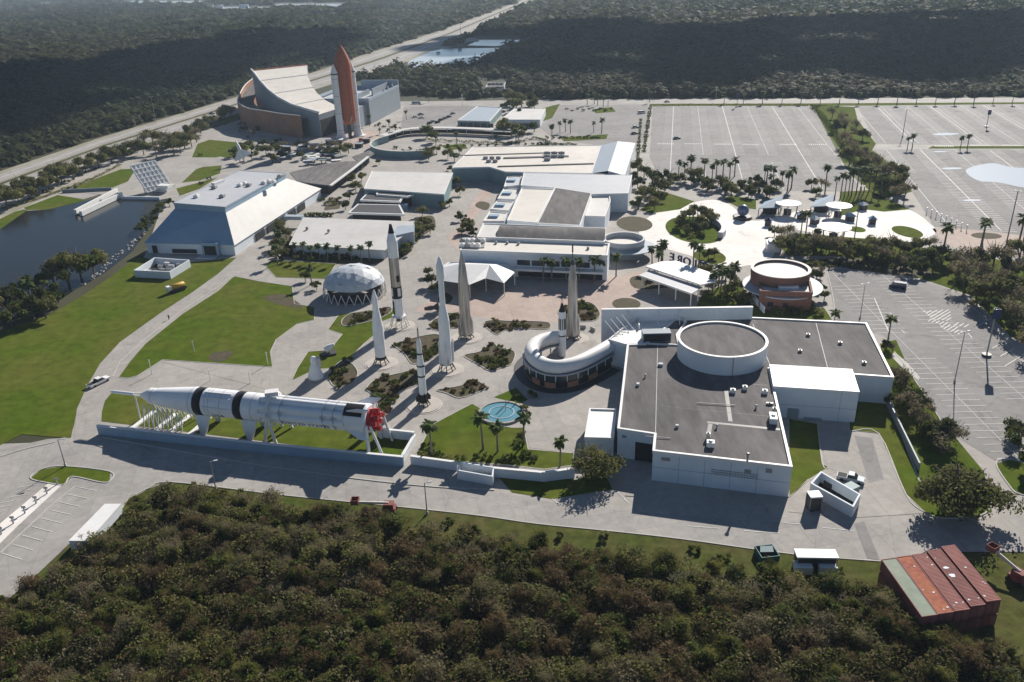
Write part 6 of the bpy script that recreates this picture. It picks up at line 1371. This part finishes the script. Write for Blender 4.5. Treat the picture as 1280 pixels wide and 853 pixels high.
place(DARK+GREEN, [(437,222,.7),(441,230,.8),(446,236,.7),(452,226,.7),(444,216,.8),(343,284,.8),(350,292,.8),(358,300,.8),(364,312,.7),(346,312,.8),(356,322,.7),(532,282,.6),(538,292,.6),(528,270,.7),(522,296,.7),(500,306,.6),(508,320,.6),(536,345,.7),(540,358,.8),(545,366,.6),(576,276,.7),(584,284,.7),(590,292,.7),(562,226,.8),(570,234,.8),(575,244,.7),(528,196,.9),(536,200,.9),(560,198,.9),(568,202,.9),(474,206,.7),(382,352,.7),(396,362,.6)], 'dark tree in a bed between the white pavilion, the white-roofed hall and the central walk', 'trees between the left halls', .75, 1.0)
place(DARK+BARE+GREEN, [(303,190),(312,186),(322,192),(333,196),(341,204),(330,184),(344,192),(353,186),(362,196),(372,190),(384,188),(392,194),(402,190),(412,196),(420,188),(426,196),(436,192),(351,200),(300,203),(315,200),(294,196),(378,200),(302,160,.8),(306,166,.8),(316,172,.8)], 'grey-green tree in the thicket below the swooping hall', 'trees below the swooping hall', .75, 1.05)
place(DARK+GREEN+BARE, [(797,236),(803,244),(809,258),(818,262),(825,252),(864,232),(872,222),(884,240),(892,236),(906,244),(914,246),(930,236),(936,246),(944,232),(954,240),(962,246),(970,238),(1014,236),(1020,246),(1026,240),(968,296),(976,302),(986,300),(994,306),(1006,312),(1020,306),(1034,312),(1046,314),(1060,318),(1072,314),(1016,340,.7),(1020,352,.7),(1024,364,.7),(1030,376,.7),(1026,346,.6),(882,346,.7),(892,352,.7),(904,348,.7),(914,356,.8),(922,366,.7),(886,362,.7),(930,378,.6)], 'green tree in the planted rim of the pale plaza and round the brick restaurant', 'trees round the pale plaza and restaurant', .7, 1.0)
place(DARK+BARE+GREEN, [(2,250),(16,247),(30,243),(44,238),(58,231),(72,224),(86,219),(100,213),(116,206),(132,201),(147,197),(156,200),(164,194)], 'tree in the second row on the highway verge', 'second row of highway trees', 1.0, 1.35)
place(BUSH, [(366+k*7, 303+(k*5 % 17)) for k in range(16)]+[(403+k*5, 251+(k % 2)*5) for k in range(5)]+[(385+k*6, 270) for k in range(6)]+[(1190+k*7, 330+(k*13 % 60)) for k in range(13)]+[(1120+k*4, 470+k*7) for k in range(14)]+[(505+k*4, 318-k*5) for k in range(9)]+[(852+k*4, 276+(k*7 % 22)) for k in range(8)], 'leafy shrub filling the planted strips between buildings and car parks', 'shrubs of the planted strips', .8, 1.4)
def hedge(label, px, h, wd, dens, leaf):
    P = smooth(GP(px), False, 6); L_ = sum((P[i+1]-P[i]).length for i in range(len(P)-1)); n = int(L_*dens)
    k = NR.integers(0, len(P)-1, n); t = NR.uniform(0, 1, n); A = np.array([[q.x, q.y] for q in P]); xy = A[k]*(1-t)[:, None]+A[k+1]*t[:, None]+NR.uniform(-wd/2, wd/2, (n, 2))
    z = NR.uniform(.1, 1, n)**.6*h*(.75+.25*np.sin(xy[:, 0]*.9+xy[:, 1]*.5)); nr = NR.normal(size=(n, 3)); nr[:, 2] += .5; nr /= np.linalg.norm(nr, axis=1, keepdims=True)
    me = quads_mesh('hedge', np.column_stack([xy, z]), nr, NR.uniform(.2, .45, n), NR.uniform(0, 1, n), [M[leaf]]); o = bpy.data.objects.new('hedge', me); COL.objects.link(o); tag(o, label, 'hedge')
hedge('dark clipped hedge along the right edge of the left car park', [(1015,134),(1030,150),(1048,176),(1066,202),(1084,228)], 2.6, 3.0, 22, 'leaf_green')
hedge('low hedge along the kerb behind the covered walkway court', [(530,176),(570,178),(610,180),(640,180),(672,174),(690,182),(720,182)], 1.8, 3.0, 18, 'leaf_green')
hedge('low dark hedge along the path by the pond lawn', [(0,262),(40,252),(80,238),(115,225),(150,207)], 1.4, 2.0, 16, 'leaf_olive')
hedge('dark hedge strip at the top of the left car park', [(815,133),(870,132),(940,132),(1010,132.5)], 1.4, 2.0, 14, 'leaf_olive')
hb = []
for k in range(26):
    t = k/25; hb.append((813-8*t, 134+56*t, .8))
for k in range(24): t = k/23; hb.append((803-4*t-2, 150+50*t, .7))
place(BUSH, hb, 'round bush in the hedge along the central car park', 'hedge bushes of the central car park', .9, 1.2)
place(BUSH, [(340+k*6, 319+(k % 3)*3) for k in range(18)]+[(1020+k*9, 330+(k % 3)*3) for k in range(14)]+[(960+k*8, 384+(k % 3)*5) for k in range(9)]+[(885+k*9, 372+(k % 2)*6) for k in range(6)]+[(1080+k*6, 318+(k*7 % 11)) for k in range(16)]+[(420+k*5,352-(k % 4)) for k in range(6)], 'low bush in a planted bed among the buildings', 'bushes in the planted beds', .8, 1.3)
place(BUSH, [(533,560),(540,568),(548,572),(560,576),(600,574),(612,578),(625,580),(634,574),(645,578),(655,572),(648,556),(652,545),(660,570),(668,574),(575,578),(530,572),(660,520),(655,512),(648,498),(665,495)], 'low bush near the fountain and the roadside wall', 'bushes near the fountain', .7, 1.0)
place(BUSH, [(20+k*9, 258-k*4.2) for k in range(12)]+[(86,237),(95,236),(252,230),(262,224),(300,165),(310,172),(306,184),(320,190),(250,195)], 'low bush along the path by the pond and the memorial', 'bushes by the pond path', .7, 1.1)
place(BUSH, [(470+k*5, 158+(k*5 % 9)) for k in range(9)]+[(495+k*9, 186+(k*3 % 5)) for k in range(4)]+[(684+k*8, 173) for k in range(9)]+[(708+k*7, 137+(k % 2)*2) for k in range(9)]+[(550+k*10, 183) for k in range(8)]+[(630+k*9, 181) for k in range(9)], 'low bush round the far car park islands', 'bushes of the far car park', .7, 1.1)
bb = []
for p in BEDS[:9]:
    P = ccw(GP(p)); xs = [q.x for q in P]; ys = [q.y for q in P]; c = 0
    nb_ = min(38, max(7, abs(area(P))*.22))
    while c < nb_:
        q = Vector((rnd.uniform(min(xs), max(xs)), rnd.uniform(min(ys), max(ys)), 0)); c += .2
        if pin(P, q): bb.append(q); c += .8
for i, q in enumerate(bb):
    o = rnd.choice(BUSHB if rnd.random() < .5 else BUSH); c = o.copy(); COL.objects.link(c); c.location = q; c.rotation_euler.z = rnd.uniform(0, 6.28); c.scale = (rnd.uniform(.5, .95),)*3; c.name = 'bed_shrub'; c['category'] = 'shrub'; c['label'] = 'scruffy low shrub in the mulched beds of the rocket garden'; c['group'] = 'shrubs of the rocket garden beds'
for o in BUSHB: bpy.data.objects.remove(o)

# ---- foreground scrub wood: separate trees over a tangle of undergrowth
WOOD = GP([(-90,770),(20,752),(62,728),(100,695),(150,660),(172,632),(215,617),(330,634),(470,655),(600,680),(750,697),(900,718),(1000,732),(1080,742),(1105,766),(1140,790),(1190,808),(1270,828),(1400,840),(1500,990),(600,1010),(-300,1010)])
def wood_tree(rx, h, n, size, leaf, twig):
    n = int(n*1.7); size *= .78
    p, nr, ti, s = tree_mesh(rx, h, h*.1, n, size, 14)
    k = int(n*.7); tw, tn, tt, ts = tree_mesh(rx*1.12, h*1.12, h*.1, k, .1, 14)
    up3 = tw-np.array([0, 0, h*.15]); up3 /= np.linalg.norm(up3, axis=1, keepdims=True)+1e-6
    tn = np.cross(up3, NR.normal(size=(k, 3))); tn /= np.linalg.norm(tn, axis=1, keepdims=True)+1e-6
    me = quads_mesh('crown', p, nr, s, ti, [M[leaf]]); mt = quads_mesh('twigs', tw, tn, NR.uniform(.35, .8, k)*.48, tt, [M[twig]], None, .11)
    return me, mt
TRUNKS = []
for k in range(3):
    o = trunk_mb(4.6, .13, 6, 2.0, 60+k).build('trunk', M['bark']); TRUNKS.append(o.data); bpy.data.objects.remove(o)
WT = [(wood_tree(2.6, 5.6, 1500, .27, 'leaf_green', 'leaf_brown'), 'g'), (wood_tree(2.4, 5.0, 1400, .27, 'leaf_green', 'leaf_olive'), 'g'), (wood_tree(2.2, 4.6, 1300, .28, 'leaf_bright', 'leaf_olive'), 'b'), (wood_tree(2.7, 5.8, 1300, .26, 'leaf_olive', 'leaf_grey'), 'o'),
      (wood_tree(2.6, 5.4, 1000, .24, 'leaf_brown', 'leaf_grey'), 'r'), (wood_tree(2.4, 5.8, 900, .23, 'leaf_brown', 'leaf_brown'), 'r'), (wood_tree(2.4, 5.6, 620, .2, 'leaf_grey', 'leaf_grey'), 't')]
LBL = {'g': 'green scrub tree in the foreground thicket below the road', 'b': 'bright green scrub tree in the foreground thicket below the road', 'o': 'olive scrub tree in the foreground thicket below the road', 'r': 'reddish-brown withered scrub tree in the foreground thicket below the road', 't': 'grey twiggy leafless scrub tree in the foreground thicket below the road'}
Wc = ccw(WOOD); pts = []; tries = 0
while len(pts) < 296 and tries < 40000:
    tries += 1; q = Vector((rnd.uniform(-95, 90), rnd.uniform(86, 160), 0))
    if pin(Wc, q) and all((q-p).length > 4.05 for p in pts): pts.append(q)
pts += [G(*a) for a in ((1092,752),(1104,772),(1122,794),(1138,806),(1156,812),(1174,817),(1196,821),(1218,826),(1242,832))]
for q in pts:
    fx = .5+.5*sin(q.x*.075+1.3*sin(q.y*.06)+.6); gr = .5+.5*sin(q.x*.045-q.y*.11+2.2)
    wts = [1.2+1.3*gr, 1.2+1.3*gr, .25+.6*gr, 1.3, 1.6*fx+.35, 1.4*fx+.3, .7]
    me, kd = rnd.choices(WT, wts)[0]
    o = thing('scrub_tree', LBL[kd], 'tree', q, 'scrub trees of the foreground thicket'); s = rnd.uniform(.75, 1.25)
    for nm_, dt in (('crown', me[0]), ('twigs', me[1]), ('trunk', rnd.choice(TRUNKS))):
        ch = bpy.data.objects.new(nm_, dt); COL.objects.link(ch); ch.parent = o
    o.location = q; o.rotation_euler.z = rnd.uniform(0, 6.28); o.scale = (s*rnd.uniform(.95, 1.2), s*rnd.uniform(.95, 1.2), s*rnd.uniform(.8, 1.05))
n = 330000; P = np.zeros((0, 3))
X = NR.uniform(-100, 95, n); Y = NR.uniform(84, 165, n); k = inside(inset(Wc, 1.0), X, Y); X, Y = X[k], Y[k]
hN = np.abs(np.sin(X*.31+np.sin(Y*.23)*2)*np.cos(Y*.37)); Z = NR.uniform(.15, 1, len(X))**.7*(1.5+3.1*hN)
nr = NR.normal(size=(len(X), 3))*.6; nr[:, 2] += .7; nr /= np.linalg.norm(nr, axis=1, keepdims=True)
me = quads_mesh('undergrowth', np.stack([X, Y, Z], 1), nr, NR.uniform(.13, .32, len(X)), np.clip(.5+.5*np.sin(X*.2+Y*.13)+NR.normal(size=len(X))*.2, 0, 1), [M['leaf_olive'], M['leaf_brown'], M['leaf_green'], M['leaf_grey']], np.clip(np.round(1.5+1.6*np.sin(X*.17+np.sin(Y*.21)*1.5)*np.cos(Y*.19)+NR.normal(size=len(X))*.7), 0, 3))
o = bpy.data.objects.new('undergrowth', me); COL.objects.link(o); tag(o, 'tangled undergrowth between the scrub trees', 'undergrowth', kind='stuff')
place(BUSH, [(960,702,.9),(905,700,.8),(870,690,.8),(1045,718,.9),(700,672,.7),(300,622,.8),(240,612,.8),(755,672,.9),(560,655,.7)], 'low bush in the rough grass at the edge of the thicket', 'bushes at the thicket edge', .8, 1.3)

# ---- far woods: thousands of crowns, one mass
def far_wood(name, poly, holes, dmin, dmax, label, seed, far=False):
    g = np.random.default_rng(seed); C, Sz = [], []
    d = dmin
    while d < dmax:
        s = max(5.0, d*.0105); d2 = d+s
        half = 1.0; nA = int(2*half*d/s)
        th = -half+2*half*(np.arange(nA)+g.uniform(0, 1, nA))/nA; dd = d+g.uniform(0, 1, nA)*s
        C.append(np.stack([np.sin(th)*dd, np.cos(th)*dd, np.full(nA, s)], 1)); d = d2
    C = np.concatenate(C); k = inside(poly, C[:, 0], C[:, 1])
    for h in holes: k &= ~inside(h, C[:, 0], C[:, 1])
    C = C[k]; nT = len(C); dist = np.hypot(C[:, 0], C[:, 1])
    nq = np.where(dist < 800, 80, np.where(dist < 1500, 38, 16)); idx = np.repeat(np.arange(nT), nq); n = len(idx)
    r = C[:, 2]*g.uniform(.45, 1.0, nT); h = np.minimum(3+C[:, 2]*.55, 9.0)*g.uniform(.55, 1.15, nT)*(1+.25*np.sin(C[:, 0]*.013)*np.cos(C[:, 1]*.009))
    u = g.normal(size=(n, 3)); u /= np.linalg.norm(u, axis=1, keepdims=True); u[:, 2] = np.abs(u[:, 2])
    rad = g.uniform(.55, 1.05, (n, 1)); p = u*rad
    c = np.stack([C[idx, 0]+p[:, 0]*r[idx], C[idx, 1]+p[:, 1]*r[idx], .6+p[:, 2]*h[idx]], 1)
    nn = u*.8+g.normal(size=(n, 3))*.3; nn[:, 2] += .6; nn /= np.linalg.norm(nn, axis=1, keepdims=True)
    big = .5+.45*np.sin(C[:, 0]*.006+1.5*np.sin(C[:, 1]*.004))+.35*np.sin(C[:, 0]*.021-C[:, 1]*.017+np.sin(C[:, 0]*.05))
    t = np.clip((big*.6+g.uniform(0, .4, nT))[idx]*.8+g.uniform(0, .2, n), 0, 1)
    size = r[idx]*g.uniform(.22, .44, n)*np.where(nq[idx] < 20, 1.5, 1.0)
    global NR
    keep = NR; NR = g; me = quads_mesh(name, c, nn, size, t, [M['leaf_far']]); NR = keep
    o = bpy.data.objects.new(name, me); COL.objects.link(o); return tag(o, label, 'woods', kind='stuff')
up2 = [q+Vector((-6, 8, 0)) for q in UPR]; lo2 = [q+Vector((8, -6, 0)) for q in LWR]
ex = (UPR[-1]-UPR[-2]).normalized()*9000
LEFTW = [Vector((-9000, -200, 0)), *up2, up2[-1]+ex, Vector((-9000, 14000, 0))]
RIGHTW = [G(508,119), G(460,100), *[q for q in lo2[4:]], lo2[-1]+ex, Vector((9000, 9000, 0)), Vector((9000, 400, 0)), G(1420,120.5), G(1280,121), G(1000,122.5), G(812,122), G(690,124), G(640,118), G(600,124)]
holes = [ccw(inset(ccw(GP(POND2)), -10)), GP([(576,60),(590,44),(655,44),(660,56),(620,62)]), GP([(598,99),(640,98),(640,118),(598,120)]), GP([(500,82),(560,58),(590,50),(600,52),(560,66),(515,86)])]
lag = [GP([(a-10, d+2), (b+10, d+2), (b+25, c-2), (a+5, c-2)]) for a, b, c, d in ((40, 66, 4.5, 6.5), (150, 245, 1.5, 5), (262, 330, 9, 12), (335, 420, 5, 9), (600, 690, -2, 0.5))]
far_wood('woods', LEFTW, lag, 300, 8000, 'dark scrub woods left of the highway stretching to the lagoon', 21)
far_wood('woods', RIGHTW, holes, 520, 8000, 'dark scrub woods beyond the car parks right of the highway', 22)
# far white buildings as specks near the horizon
for i, (x, y, s) in enumerate(((100,15,14),(240,11,10),(262,10.5,12),(276,10.2,8),(305,10,14),(42,17,10),(845,1,16),(830,2,10),(540,3,10))):
    b = G(x, y); t = thing('far_building', ['pale low building far off in the woods at the upper left, alone', 'pale far building, left of the row of five near the lagoon', 'pale far building, second of the row near the lagoon', 'small pale far building, third of the row near the lagoon', 'long pale far building at the right of the row near the lagoon', 'tiny pale far building near the left edge', 'long pale far building at the top centre right', 'small pale far building beside the long one at the top', 'small pale far building at the top left of the highway'][i], 'building', b)
    MB().box(b, (s*2, s*.8, 9), .2).build('wall', M['white_wall'], t); MB().box(b+Vector((0, 0, 9)), (s*2.05, s*.85, 1), .2).build('roof', M['white_roof'], t)

# ---------------------------------------------------------------- clouds high above, whose shade lies over the woods
def cloud(label, px, z, seed, step):
    g = random.Random(seed); P = ccw(GP(px)); lift = SUN*(z/SUN.z); mb = bmesh.new()
    xs = [q.x for q in P]; ys = [q.y for q in P]; x = min(xs)
    while x < max(xs):
        y = min(ys)
        while y < max(ys):
            q = Vector((x+g.uniform(-.4, .4)*step, y+g.uniform(-.4, .4)*step, 0))
            if pin(P, q):
                r = step*g.uniform(.55, 1.0)
                bmesh.ops.create_icosphere(mb, subdivisions=2, radius=r, matrix=Matrix.Translation(q+lift+Vector((0, 0, g.uniform(-.1, .3)*step))) @ Matrix.Diagonal((1, 1, .45, 1)))
            y += step
        x += step
    me = bpy.data.meshes.new('cloud'); mb.to_mesh(me); mb.free(); me.materials.append(M['cloud'])
    for p in me.polygons: p.use_smooth = True
    o = bpy.data.objects.new('cloud', me); COL.objects.link(o); tag(o, label, 'cloud', kind='structure')
cloud('cloud over the right woods', [(540,52),(620,44),(700,30),(850,36),(1000,28),(1300,16),(1800,10),(1800,100),(1300,92),(1150,98),(1000,96),(860,104),(700,98),(600,92),(560,70)], 900, 4, 70)
cloud('cloud over the left woods', [(-250,120),(0,88),(150,78),(250,52),(330,40),(430,44),(470,58),(400,82),(300,96),(262,110),(150,118),(60,150),(0,196),(-150,250),(-300,300)], 800, 5, 60)

# ---------------------------------------------------------------- air
hz = MB().box((0, 10000, -1.2), (32000, 30000, 106)).build('haze', bpy.data.materials.new('haze_air'))
hm = hz.data.materials[0]; hm.use_nodes = True; t = hm.node_tree
for n_ in list(t.nodes):
    if n_.type == 'BSDF_PRINCIPLED': t.nodes.remove(n_)
pv = t.nodes.new('ShaderNodeVolumePrincipled'); pv.inputs['Color'].default_value = (.66, .82, 1.0, 1); pv.inputs['Density'].default_value = 0.00009; pv.inputs['Anisotropy'].default_value = 0.2
t.links.new(pv.outputs[0], t.nodes['Material Output'].inputs['Volume']); tag(hz, kind='stuff')
